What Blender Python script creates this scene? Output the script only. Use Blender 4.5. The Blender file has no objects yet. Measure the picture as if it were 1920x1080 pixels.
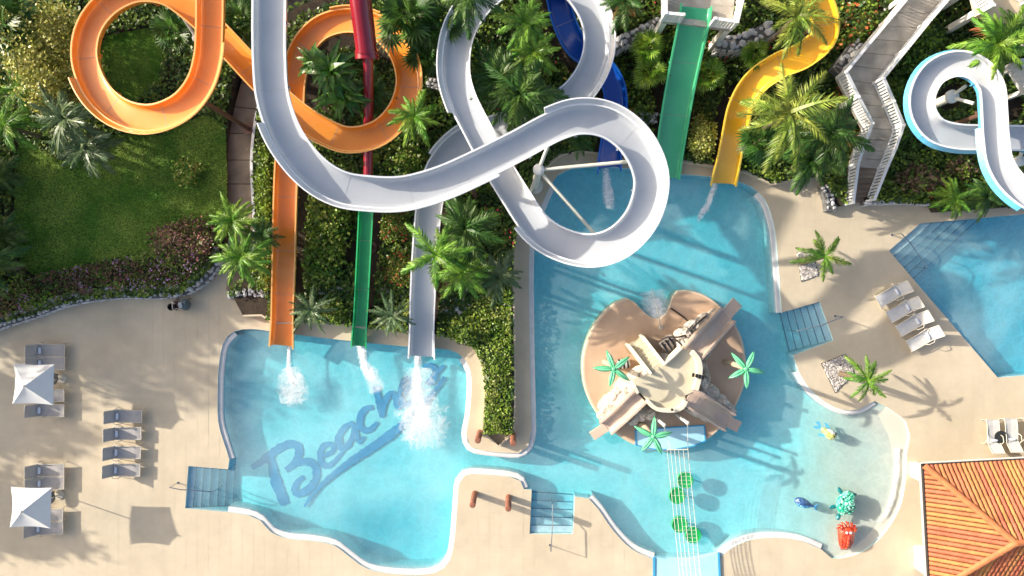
import bpy, math, random
import numpy as np
from mathutils import Vector, Matrix, Euler, noise
from mathutils.geometry import delaunay_2d_cdt
scene = bpy.context.scene
col = scene.collection
R = math.radians
random.seed(7); rng = np.random.default_rng(7)

# ------------------------------------------------------------------ camera, sky, sun, exposure
H = 37.65                 # height of the drone over the pool deck
S = 34.0                  # photograph pixels per metre on the deck
cam_d = bpy.data.cameras.new('camera'); cam = bpy.data.objects.new('camera', cam_d); col.objects.link(cam)
cam_d.lens = 24; cam_d.sensor_width = 36; cam_d.clip_end = 1000; cam_d.clip_start = 0.5
cam.location = (0, 0, H); scene.camera = cam
SUN_EL = 23.0; SUN_DIR_DEG = -19.0       # light travels towards +x, a little to -y
w = bpy.data.worlds.new('World'); scene.world = w; w.use_nodes = True
nt = w.node_tree; bg = nt.nodes['Background']
sky = nt.nodes.new('ShaderNodeTexSky'); sky.sky_type = 'NISHITA'; sky.sun_disc = False
sky.sun_elevation = R(SUN_EL); sky.air_density = 1.0; sky.dust_density = 4.5; sky.ozone_density = .6
sdir = Vector((-math.cos(R(SUN_DIR_DEG)) * math.cos(R(SUN_EL)), -math.sin(R(SUN_DIR_DEG)) * math.cos(R(SUN_EL)), math.sin(R(SUN_EL))))
sky.sun_rotation = math.atan2(sdir.x, sdir.y)
nt.links.new(sky.outputs[0], bg.inputs[0]); bg.inputs[1].default_value = 0.15
sun_d = bpy.data.lights.new('sun', 'SUN'); sun_d.energy = 4.6; sun_d.angle = R(0.7); sun_d.color = (1.0, 0.91, 0.77)
sun = bpy.data.objects.new('sun', sun_d); col.objects.link(sun)
sun.rotation_euler = sdir.to_track_quat('Z', 'Y').to_euler(); sun.location = (-30, 10, 30)
scene.view_settings.view_transform = 'Standard'; scene.view_settings.look = 'None'
scene.view_settings.exposure = 0.62; scene.view_settings.gamma = 1
scene.render.engine = 'CYCLES'
scene.cycles.transparent_max_bounces = 24; scene.cycles.max_bounces = 8

# ------------------------------------------------------------------ helpers
def P(px, py, h=0.0):
    k = (1 - h / H) / S
    return Vector(((px - 960) * k, (540 - py) * k, h))
def sm(t):
    t = min(1.0, max(0.0, t)); return t * t * (3 - 2 * t)
def T(p):
    gx = 960 + p[0] * S; gy = 540 - p[1] * S
    a = 0.42 + 0.7 * sm((420 - gy) / 480)
    b = 0.42 + 2.1 * sm((330 - gy) / 420)
    return a + (b - a) * sm((gx - 400) / 120)
def on(px, py, dh=0.0):
    h = 0.5
    for _ in range(7):
        p = P(px, py, h + dh); h = T(p)
    return Vector((p.x, p.y, h))
def tag(o, label=None, cat=None, group=None, kind=None):
    if label: o['label'] = label
    if cat: o['category'] = cat
    if group: o['group'] = group
    if kind: o['kind'] = kind
    return o
def empty(name, loc=(0, 0, 0), rz=0.0, label=None, cat=None, group=None):
    o = bpy.data.objects.new(name, None); col.objects.link(o)
    o.location = loc; o.rotation_euler = (0, 0, rz); o.empty_display_size = 0.3
    return tag(o, label, cat, group)
def link(name, me, parent=None, loc=None, rot=None, scale=None):
    o = bpy.data.objects.new(name, me); col.objects.link(o)
    if parent is not None: o.parent = parent
    if loc is not None: o.location = loc
    if rot is not None: o.rotation_euler = rot
    if scale is not None: o.scale = scale if hasattr(scale, '__len__') else (scale,) * 3
    return o
def mesh(name, V, F, m, smooth=False):
    me = bpy.data.meshes.new(name); me.from_pydata([tuple(v) for v in V], [], F)
    if m: me.materials.append(m)
    if smooth:
        me.polygons.foreach_set('use_smooth', [True] * len(me.polygons))
    me.update(); return me
def quads(name, V, m, smooth=False):
    """V: (N,4,3) array of quads"""
    n = V.shape[0]; me = bpy.data.meshes.new(name)
    me.vertices.add(n * 4); me.vertices.foreach_set('co', V.astype(np.float32).ravel())
    me.loops.add(n * 4); me.loops.foreach_set('vertex_index', np.arange(n * 4, dtype=np.int32))
    me.polygons.add(n); me.polygons.foreach_set('loop_start', np.arange(0, n * 4, 4, dtype=np.int32))
    me.polygons.foreach_set('loop_total', np.full(n, 4, dtype=np.int32))
    me.materials.append(m); me.update(calc_edges=True); return me
class MB:
    def __init__(s): s.V = []; s.F = []
    def add(s, V, F):
        b = len(s.V); s.V += [Vector(v) for v in V]; s.F += [tuple(i + b for i in f) for f in F]; return s
    def box(s, c, size, rz=0.0, M=None):
        x, y, z = [q / 2 for q in size]; c = Vector(c)
        V = [Vector((a * x, b * y, d * z)) for a in (-1, 1) for b in (-1, 1) for d in (-1, 1)]
        rot = M if M is not None else Matrix.Rotation(rz, 3, 'Z')
        V = [rot @ v + c for v in V]
        return s.add(V, [(0, 1, 3, 2), (4, 6, 7, 5), (0, 4, 5, 1), (2, 3, 7, 6), (0, 2, 6, 4), (1, 5, 7, 3)])
    def bar(s, a, b, wd, ht, up=(0, 0, 1)):
        a = Vector(a); b = Vector(b); t = (b - a); L = t.length
        if L < 1e-6: return s
        t.normalize(); u = Vector(up)
        if abs(t.dot(u)) > .99: u = Vector((1, 0, 0))
        sd = t.cross(u).normalized(); u = sd.cross(t).normalized()
        M = Matrix((t, sd, u)).transposed()
        return s.box((a + b) / 2, (L, wd, ht), M=M)
    def tube(s, pts, r, n=8, caps=True):
        pts = [Vector(p) for p in pts]
        rr = r if hasattr(r, '__len__') else [r] * len(pts)
        rings = []; prev = None
        for i, p in enumerate(pts):
            t = (pts[min(i + 1, len(pts) - 1)] - pts[max(i - 1, 0)])
            t = t.normalized() if t.length > 1e-9 else Vector((0, 0, 1))
            u = prev if prev else (Vector((1, 0, 0)) if abs(t.z) > .9 else Vector((0, 0, 1)))
            sd = t.cross(u).normalized(); u = sd.cross(t).normalized(); prev = u
            rings.append([p + (sd * math.cos(2 * math.pi * k / n) + u * math.sin(2 * math.pi * k / n)) * rr[i] for k in range(n)])
        V = [v for g in rings for v in g]; F = []
        for i in range(len(pts) - 1):
            for k in range(n):
                a = i * n + k; b = i * n + (k + 1) % n
                F.append((a, b, b + n, a + n))
        if caps:
            F.append(tuple(range(n))[::-1]); F.append(tuple(range((len(pts) - 1) * n, len(pts) * n)))
        return s.add(V, F)
    def lathe(s, c, prof, n=20, M=None):
        c = Vector(c); V = []; F = []
        for (r, z) in prof:
            for k in range(n):
                v = Vector((r * math.cos(2 * math.pi * k / n), r * math.sin(2 * math.pi * k / n), z))
                V.append((M @ v if M is not None else v) + c)
        for i in range(len(prof) - 1):
            for k in range(n):
                a = i * n + k; b = i * n + (k + 1) % n
                F.append((a, b, b + n, a + n))
        F.append(tuple(range(n))[::-1]); F.append(tuple(range((len(prof) - 1) * n, len(prof) * n)))
        return s.add(V, F)
    def prism(s, poly, z0, z1):
        n = len(poly); V = [(p[0], p[1], z0) for p in poly] + [(p[0], p[1], z1) for p in poly]
        F = [tuple(range(n))[::-1], tuple(range(n, 2 * n))] + [(i, (i + 1) % n, (i + 1) % n + n, i + n) for i in range(n)]
        return s.add(V, F)
    def obj(s, name, m, parent=None, smooth=False, bevel=0.0, loc=None, rot=None):
        me = mesh(name, s.V, s.F, m, smooth)
        o = link(name, me, parent, loc, rot)
        if smooth:
            try: me.set_sharp_from_angle(angle=R(40))
            except Exception: pass
        if bevel:
            b = o.modifiers.new('bevel', 'BEVEL'); b.width = bevel; b.segments = 2; b.limit_method = 'ANGLE'
        return o

# ------------------------------------------------------------------ materials
def mat(name, c, rough=0.6, c2=None, ns=3.0, nf=1.0, bump=0.0, bs=20.0, metal=0.0, spec=0.5, coat=0.0, island=0.0, detail=4, stretch=None, trans=0.0, world=True):
    m = bpy.data.materials.new(name); m.use_nodes = True; t = m.node_tree; N = t.nodes; L = t.links
    b = N['Principled BSDF']; out = N['Material Output']
    b.inputs['Roughness'].default_value = rough; b.inputs['Metallic'].default_value = metal
    b.inputs['Specular IOR Level'].default_value = spec; b.inputs['Coat Weight'].default_value = coat
    b.inputs['Coat Roughness'].default_value = 0.12
    b.inputs['Base Color'].default_value = (*c, 1)
    geo = N.new('ShaderNodeNewGeometry'); src = geo.outputs['Position']
    if not world:
        tc = N.new('ShaderNodeTexCoord'); src = tc.outputs['Object']
    if stretch:
        mp = N.new('ShaderNodeMapping'); mp.inputs['Scale'].default_value = stretch; L.new(src, mp.inputs['Vector']); src = mp.outputs[0]
    colout = None
    if c2:
        nz = N.new('ShaderNodeTexNoise'); nz.inputs['Scale'].default_value = ns; nz.inputs['Detail'].default_value = detail
        L.new(src, nz.inputs['Vector'])
        rp = N.new('ShaderNodeValToRGB'); rp.color_ramp.elements[0].position = 0.5 - .2 / nf; rp.color_ramp.elements[1].position = 0.5 + .2 / nf
        rp.color_ramp.elements[0].color = (*c, 1); rp.color_ramp.elements[1].color = (*c2, 1)
        L.new(nz.outputs['Fac'], rp.inputs[0]); colout = rp.outputs[0]
    if island:
        hs = N.new('ShaderNodeHueSaturation')
        mr = N.new('ShaderNodeMapRange'); mr.inputs['To Min'].default_value = 1 - island; mr.inputs['To Max'].default_value = 1 + island * 1.3
        L.new(geo.outputs['Random Per Island'], mr.inputs[0]); L.new(mr.outputs[0], hs.inputs['Value'])
        if colout: L.new(colout, hs.inputs['Color'])
        else: hs.inputs['Color'].default_value = (*c, 1)
        mr2 = N.new('ShaderNodeMapRange'); mr2.inputs['To Min'].default_value = .475; mr2.inputs['To Max'].default_value = .515
        oi = N.new('ShaderNodeObjectInfo'); L.new(oi.outputs['Random'], mr2.inputs[0]); L.new(mr2.outputs[0], hs.inputs['Hue'])
        colout = hs.outputs[0]
    if colout: L.new(colout, b.inputs['Base Color'])
    if bump:
        n2 = N.new('ShaderNodeTexNoise'); n2.inputs['Scale'].default_value = bs; n2.inputs['Detail'].default_value = 6; L.new(src, n2.inputs['Vector'])
        bp = N.new('ShaderNodeBump'); bp.inputs['Strength'].default_value = bump; bp.inputs['Distance'].default_value = 0.05
        L.new(n2.outputs['Fac'], bp.inputs['Height']); L.new(bp.outputs[0], b.inputs['Normal'])
    if trans:
        tl = N.new('ShaderNodeBsdfTranslucent'); mx = N.new('ShaderNodeMixShader'); mx.inputs[0].default_value = trans
        if colout: L.new(colout, tl.inputs[0])
        else: tl.inputs[0].default_value = (*c, 1)
        L.new(b.outputs[0], mx.inputs[1]); L.new(tl.outputs[0], mx.inputs[2]); L.new(mx.outputs[0], out.inputs[0])
    return m
def leafmat(name, c, c2, ns=1.5, rough=0.42):
    return mat(name, c, rough, c2, ns, 1.4, island=0.45, trans=0.28, spec=0.4)

M = {}
M['deck'] = mat('deck_concrete', (.56, .475, .345), .85, (.63, .535, .405), .35, 1.0, bump=.15, bs=30)
# pavers: one slightly different tone per tile
def paver_mat():
    m = mat('paver_stone', (.56, .475, .345), .85, (.635, .545, .405), .35, 1.0, bump=.12, bs=25); t = m.node_tree; N = t.nodes; L = t.links
    b = N['Principled BSDF']; ramp = [n for n in N if n.type == 'VALTORGB'][0]; geo = [n for n in N if n.type == 'NEW_GEOMETRY'][0]
    sc = N.new('ShaderNodeVectorMath'); sc.operation = 'SCALE'; sc.inputs['Scale'].default_value = 1 / 0.62; L.new(geo.outputs['Position'], sc.inputs[0])
    fl = N.new('ShaderNodeVectorMath'); fl.operation = 'FLOOR'; L.new(sc.outputs[0], fl.inputs[0])
    sep = N.new('ShaderNodeSeparateXYZ'); L.new(fl.outputs[0], sep.inputs[0]); cb = N.new('ShaderNodeCombineXYZ'); L.new(sep.outputs[0], cb.inputs[0]); L.new(sep.outputs[1], cb.inputs[1])
    wn = N.new('ShaderNodeTexWhiteNoise'); L.new(cb.outputs[0], wn.inputs['Vector'])
    mr = N.new('ShaderNodeMapRange'); mr.inputs['To Min'].default_value = .985; mr.inputs['To Max'].default_value = 1.015; L.new(wn.outputs['Value'], mr.inputs[0])
    # large soft stains
    n3 = N.new('ShaderNodeTexNoise'); n3.inputs['Scale'].default_value = .9; n3.inputs['Detail'].default_value = 7; n3.inputs['Roughness'].default_value = .65; L.new(geo.outputs['Position'], n3.inputs['Vector'])
    mr3 = N.new('ShaderNodeMapRange'); mr3.inputs['From Min'].default_value = .3; mr3.inputs['From Max'].default_value = .7; mr3.inputs['To Min'].default_value = .90; mr3.inputs['To Max'].default_value = 1.05; L.new(n3.outputs['Fac'], mr3.inputs[0])
    mu = N.new('ShaderNodeMath'); mu.operation = 'MULTIPLY'; L.new(mr.outputs[0], mu.inputs[0]); L.new(mr3.outputs[0], mu.inputs[1])
    hs = N.new('ShaderNodeHueSaturation'); L.new(ramp.outputs[0], hs.inputs['Color']); L.new(mu.outputs[0], hs.inputs['Value']); L.new(hs.outputs[0], b.inputs['Base Color'])
    return m
M['paver'] = paver_mat()
M['joint'] = mat('joint_mortar', (.40, .33, .25), .9, (.46, .38, .29), 2)
M['soil'] = mat('soil', (.028, .020, .013), .95, (.06, .042, .026), 2.5, bump=.6, bs=9)
M['ground'] = mat('far_ground', (.05, .075, .025), .95, (.09, .10, .04), .08, bump=.3)
M['coping'] = mat('white_gutter_stone', (.62, .62, .62), .5, (.72, .71, .70), 2, bump=.05)
M['plaster'] = mat('pool_plaster', (.52, .80, .84), .6, (.78, .93, .93), .28, 1.1, detail=7)
def beach_floor():
    m = mat('pool_plaster_beach', (.60, .88, .90), .6, (.84, .96, .95), .28, 1.1, detail=7); t = m.node_tree; N = t.nodes; L = t.links
    ramp = [n for n in N if n.type == 'VALTORGB'][0]; geo = [n for n in N if n.type == 'NEW_GEOMETRY'][0]; b = N['Principled BSDF']
    sp = N.new('ShaderNodeSeparateXYZ'); L.new(geo.outputs['Position'], sp.inputs[0]); nz = N.new('ShaderNodeTexNoise'); nz.inputs['Scale'].default_value = .9; nz.inputs['Detail'].default_value = 6; L.new(geo.outputs['Position'], nz.inputs['Vector'])
    a = N.new('ShaderNodeMath'); a.operation = 'MULTIPLY_ADD'; a.inputs[1].default_value = .5; L.new(nz.outputs['Fac'], a.inputs[0]); L.new(sp.outputs[2], a.inputs[2])
    mr = N.new('ShaderNodeMapRange'); mr.interpolation_type = 'SMOOTHSTEP'; mr.inputs['From Min'].default_value = -.75; mr.inputs['From Max'].default_value = .02; L.new(a.outputs[0], mr.inputs[0])
    mx = N.new('ShaderNodeMix'); mx.data_type = 'RGBA'; L.new(mr.outputs[0], mx.inputs['Factor']); L.new(ramp.outputs[0], mx.inputs['A']); mx.inputs['B'].default_value = (.60, .58, .50, 1); L.new(mx.outputs['Result'], b.inputs['Base Color'])
    return m
M['plaster_beach'] = beach_floor()
M['plaster_wall'] = mat('pool_wall_plaster', (.42, .66, .72), .6, (.5, .74, .78), 1)
M['step'] = mat('pool_step_tile', (.48, .66, .74), .5, (.56, .74, .80), 1.2)
M['nosing'] = mat('step_nosing', (.06, .15, .24), .5)
M['sandwet'] = mat('wet_sand_plaster', (.44, .47, .43), .4, (.58, .60, .54), .7)
M['letter'] = mat('blue_floor_paint', (.01, .29, .58), .6, (.03, .37, .66), 2.5, bump=.1)
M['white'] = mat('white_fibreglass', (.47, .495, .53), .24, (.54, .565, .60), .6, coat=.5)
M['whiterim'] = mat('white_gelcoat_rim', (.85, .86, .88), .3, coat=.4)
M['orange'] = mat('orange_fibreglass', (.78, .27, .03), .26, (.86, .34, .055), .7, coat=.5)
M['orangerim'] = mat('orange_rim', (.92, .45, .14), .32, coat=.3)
M['blue'] = mat('blue_fibreglass', (.004, .05, .34), .22, (.008, .09, .46), .8, coat=.5)
M['bluerim'] = mat('blue_rim', (.01, .13, .55), .3)
M['ltblue'] = mat('light_blue_fibreglass', (.10, .42, .66), .25, (.14, .5, .74), .9, coat=.4)
M['green'] = mat('green_fibreglass', (.012, .30, .10), .24, (.02, .38, .14), .8, coat=.5)
M['greenrim'] = mat('green_rim', (.04, .50, .17), .3)
M['green2'] = mat('pale_green_fibreglass', (.05, .42, .19), .22, (.10, .50, .26), .5, coat=.5)
M['green2rim'] = mat('pale_green_rim', (.09, .58, .26), .3)
M['yellow'] = mat('yellow_fibreglass', (.82, .46, .02), .24, (.90, .54, .04), .8, coat=.5)
M['yellowrim'] = mat('yellow_rim', (.95, .66, .08), .3)
M['red'] = mat('red_fibreglass', (.25, .008, .02), .18, (.33, .012, .03), .8, coat=.8)
M['steel'] = mat('painted_steel', (.66, .65, .56), .4, (.74, .73, .65), 1.5)
M['postbrown'] = mat('brown_painted_post', (.10, .05, .035), .6, (.15, .08, .055), 4)
M['chrome'] = mat('stainless_steel', (.5, .5, .5), .25, metal=1.0)
M['whitepaint'] = mat('white_paint', (.74, .74, .74), .55, (.82, .82, .81), 2)
M['boards'] = mat('weathered_boards', (.30, .265, .225), .8, (.52, .47, .40), 1.6, 1.0, bump=.3, detail=8)
M['path'] = mat('brown_path_slab', (.17, .125, .09), .85, (.34, .26, .19), 1.1, 1.0, bump=.3, detail=8)
M['stone'] = mat('limestone', (.42, .41, .42), .85, (.66, .65, .64), 3.5, 1.2, bump=.5, bs=14, island=.01)
M['mortar'] = mat('dark_mortar', (.10, .10, .10), .95, (.19, .19, .18), 4, bump=.4)
M['darkstone'] = mat('dark_rock', (.07, .065, .06), .9, (.16, .15, .14), 4, bump=.5)
M['pebble'] = mat('pebbles', (.34, .31, .28), .8, (.62, .59, .54), 12, 1.6, island=.5)
M['roof'] = mat('clay_roof_tile', (.40, .145, .05), .75, (.52, .21, .08), 2.0, 1.0, bump=.25, bs=12, island=.07)
M['ridge'] = mat('ridge_tile', (.42, .13, .05), .7, (.52, .19, .07), 3.0, bump=.2)
M['roofunder'] = mat('roof_membrane', (.13, .045, .02), .9)
M['fascia'] = mat('dark_fascia', (.025, .02, .02), .6)
M['wall'] = mat('white_render', (.74, .72, .68), .8, (.8, .78, .74), 2)
M['log'] = mat('brown_timber', (.22, .085, .05), .7, (.32, .13, .08), 5, bump=.4, stretch=(1, 1, .15))
M['sling'] = mat('taupe_sling', (.40, .37, .35), .8, (.46, .43, .41), 6, bump=.1, bs=80)
M['slingw'] = mat('pale_sling', (.52, .52, .52), .8, (.58, .58, .57), 6)
M['pillow'] = mat('white_pillow', (.72, .76, .86), .8)
M['frame'] = mat('cream_metal', (.62, .57, .48), .5)
M['canvas'] = mat('white_canvas', (.80, .80, .80), .85, (.86, .86, .85), 3, trans=.12)
M['darktable'] = mat('dark_table', (.03, .035, .035), .4)
M['isle'] = mat('tan_island_concrete', (.50, .33, .215), .8, (.64, .45, .31), .7, 1.0, bump=.15, detail=7)
M['islerim'] = mat('island_edge', (.66, .52, .38), .7)
M['castle'] = mat('beige_platform', (.56, .50, .36), .75, (.64, .58, .44), 1.2, bump=.1)
M['parapet'] = mat('cream_parapet', (.68, .62, .50), .7, (.74, .68, .56), 2)
M['tanslide'] = mat('tan_slide', (.50, .38, .30), .3, (.58, .45, .36), 1.4, coat=.3)
M['rock'] = mat('faux_rock', (.50, .44, .37), .85, (.68, .62, .54), 2.2, bump=.7, bs=5)
def rockmat():
    m = M['rock']; t = m.node_tree; N = t.nodes; L = t.links; b = N['Principled BSDF']; ramp = [n for n in N if n.type == 'VALTORGB'][0]
    geo = [n for n in N if n.type == 'NEW_GEOMETRY'][0]; v = N.new('ShaderNodeTexVoronoi'); v.feature = 'DISTANCE_TO_EDGE'; v.inputs['Scale'].default_value = 2.3; L.new(geo.outputs['Position'], v.inputs['Vector'])
    mr = N.new('ShaderNodeMapRange'); mr.inputs['From Max'].default_value = .035; L.new(v.outputs['Distance'], mr.inputs[0])
    mx = N.new('ShaderNodeMix'); mx.data_type = 'RGBA'; L.new(mr.outputs[0], mx.inputs['Factor']); mx.inputs['A'].default_value = (.16, .13, .10, 1); L.new(ramp.outputs[0], mx.inputs['B']); L.new(mx.outputs['Result'], b.inputs['Base Color'])
rockmat()
M['seamw'] = mat('pale_seam', (.42, .44, .46), .5)
M['seam'] = mat('sealant_seam', (.32, .30, .28), .6)
M['crack'] = mat('crack', (.05, .04, .035), .9)
M['pad'] = mat('pale_blue_pad', (.36, .66, .80), .5, (.46, .76, .88), .9)
M['padedge'] = mat('blue_pad_edge', (.06, .34, .60), .5)
M['lily'] = mat('green_lily_pad', (.0, .28, .06), .35, (.006, .36, .09), 3, coat=.4)
M['rope'] = mat('pale_rope', (.62, .60, .54), .9)
M['starleaf'] = mat('plastic_palm_leaf', (.10, .50, .25), .35, (.18, .62, .34), 3, coat=.3)
M['startrunk'] = mat('plastic_palm_trunk', (.48, .38, .26), .6, (.6, .5, .36), 8)
M['black'] = mat('black_plastic', (.012, .012, .014), .4)
M['maroon'] = mat('maroon_plastic', (.06, .015, .022), .5)
M['tealgrey'] = mat('teal_grey_plastic', (.06, .10, .12), .4, (.09, .14, .16), 8)
M['greylid'] = mat('grey_lid', (.24, .28, .32), .4)
M['crate'] = mat('grey_timber_crate', (.17, .14, .13), .8, (.27, .23, .2), 7)
def mosaic(name, ca, cb, cc, sc=9):
    m = mat(name, ca, .25, coat=.6); t = m.node_tree; N = t.nodes; L = t.links
    tc = N.new('ShaderNodeTexCoord'); v = N.new('ShaderNodeTexVoronoi'); v.inputs['Scale'].default_value = sc; L.new(tc.outputs['Object'], v.inputs['Vector'])
    rp = N.new('ShaderNodeValToRGB'); e = rp.color_ramp.elements; e[0].color = (*ca, 1); e[1].color = (*cc, 1); e.new(.5).color = (*cb, 1)
    sp = N.new('ShaderNodeSeparateColor'); L.new(v.outputs['Color'], sp.inputs[0]); L.new(sp.outputs[0], rp.inputs[0])
    bp = N.new('ShaderNodeBump'); bp.inputs['Strength'].default_value = .8; bp.inputs['Distance'].default_value = .04; bp.invert = True
    L.new(v.outputs['Distance'], bp.inputs['Height']); L.new(bp.outputs[0], N['Principled BSDF'].inputs['Normal'])
    L.new(rp.outputs[0], N['Principled BSDF'].inputs['Base Color']); return m
M['mos_teal'] = mosaic('teal_mosaic', (.0, .20, .13), (.02, .42, .28), (.35, .72, .58))
M['mos_tealdk'] = mosaic('dark_teal_mosaic', (.0, .12, .14), (.0, .2, .22), (.1, .35, .35))
M['mos_red'] = mosaic('red_mosaic', (.42, .02, .01), (.60, .05, .015), (.70, .12, .05), 12)
M['mos_blue'] = mosaic('blue_mosaic', (.02, .16, .42), (.05, .34, .60), (.35, .6, .75), 10)
M['mos_purple'] = mosaic('indigo_mosaic', (.02, .06, .20), (.05, .12, .30), (.12, .22, .42), 10)
M['mos_yellow'] = mosaic('yellow_mosaic', (.42, .45, .10), (.58, .58, .2), (.75, .75, .5), 10)
M['mos_white'] = mosaic('white_mosaic', (.6, .6, .62), (.75, .75, .75), (.8, .82, .85), 10)
# foliage
M['lf_mid'] = leafmat('leaf_mid_green', (.04, .10, .014), (.13, .21, .025))
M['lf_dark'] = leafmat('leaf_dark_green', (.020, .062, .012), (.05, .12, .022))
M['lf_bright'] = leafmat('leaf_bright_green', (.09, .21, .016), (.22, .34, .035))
M['lf_lime'] = leafmat('leaf_lime', (.28, .32, .04), (.50, .50, .13))
M['lf_yellow'] = leafmat('leaf_yellow_green', (.17, .21, .03), (.30, .31, .07))
M['lf_brown'] = leafmat('leaf_brown', (.12, .075, .04), (.22, .15, .085))
M['lf_red'] = leafmat('leaf_red_brown', (.10, .028, .025), (.20, .09, .075))
M['fl_purple'] = leafmat('petal_purple', (.30, .13, .33), (.46, .28, .44))
M['fl_pink'] = leafmat('petal_pink', (.45, .14, .15), (.50, .26, .22))
M['fl_red'] = leafmat('petal_red', (.55, .05, .03), (.60, .16, .07))
M['fr_coco'] = leafmat('frond_coconut', (.12, .22, .022), (.33, .40, .07), 1.2)
M['fr_feather'] = leafmat('frond_feather', (.09, .24, .02), (.22, .40, .05), 1.2)
M['fr_dark'] = leafmat('frond_dark', (.035, .105, .018), (.09, .19, .035), 1.2)
M['fr_silver'] = leafmat('frond_silver', (.08, .15, .055), (.18, .26, .13), 1.5, .3)
M['fr_dead'] = leafmat('frond_dead', (.30, .12, .03), (.38, .2, .08))
M['banana'] = leafmat('leaf_banana', (.03, .12, .016), (.09, .21, .03), 1.2, .3)
M['bark'] = mat('bark', (.12, .085, .055), .9, (.22, .165, .11), 9, bump=.5, stretch=(1, 1, 4))
M['grass'] = leafmat('grass_blade', (.11, .27, .025), (.30, .42, .07), .5, .6)
M['lawn'] = mat('lawn_soil', (.07, .15, .02), .95, (.13, .20, .04), 1.2, bump=.5)
def foam_mat(name, dens, sc):
    m = bpy.data.materials.new(name); m.use_nodes = True; t = m.node_tree; N = t.nodes; L = t.links
    for n in list(N):
        if n.type == 'BSDF_PRINCIPLED': N.remove(n)
    out = [n for n in N if n.type == 'OUTPUT_MATERIAL'][0]
    df = N.new('ShaderNodeBsdfDiffuse'); df.inputs[0].default_value = (.86, .89, .90, 1); tr = N.new('ShaderNodeBsdfTransparent')
    at = N.new('ShaderNodeAttribute'); at.attribute_name = 'cover'; geo = N.new('ShaderNodeNewGeometry')
    n1 = N.new('ShaderNodeTexNoise'); n1.inputs['Scale'].default_value = sc; n1.inputs['Detail'].default_value = 9; n1.inputs['Roughness'].default_value = .74; n1.inputs['Distortion'].default_value = 1.8
    L.new(geo.outputs['Position'], n1.inputs['Vector'])
    a = N.new('ShaderNodeMath'); a.operation = 'MULTIPLY_ADD'; a.inputs[1].default_value = 2.0; L.new(n1.outputs['Fac'], a.inputs[0]); L.new(at.outputs['Fac'], a.inputs[2])
    mr = N.new('ShaderNodeMapRange'); mr.inputs['From Min'].default_value = 1.38; mr.inputs['From Max'].default_value = 2.0; mr.inputs['To Max'].default_value = dens; L.new(a.outputs[0], mr.inputs[0])
    bp = N.new('ShaderNodeBump'); bp.inputs['Strength'].default_value = .6; L.new(n1.outputs['Fac'], bp.inputs['Height']); L.new(bp.outputs[0], df.inputs['Normal'])
    mx = N.new('ShaderNodeMixShader'); L.new(mr.outputs[0], mx.inputs[0]); L.new(tr.outputs[0], mx.inputs[1]); L.new(df.outputs[0], mx.inputs[2]); L.new(mx.outputs[0], out.inputs[0])
    return m
M['foam'] = foam_mat('white_water_foam', .95, 3.2)
M['mist'] = foam_mat('thin_foam', .5, 1.6)
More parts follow.
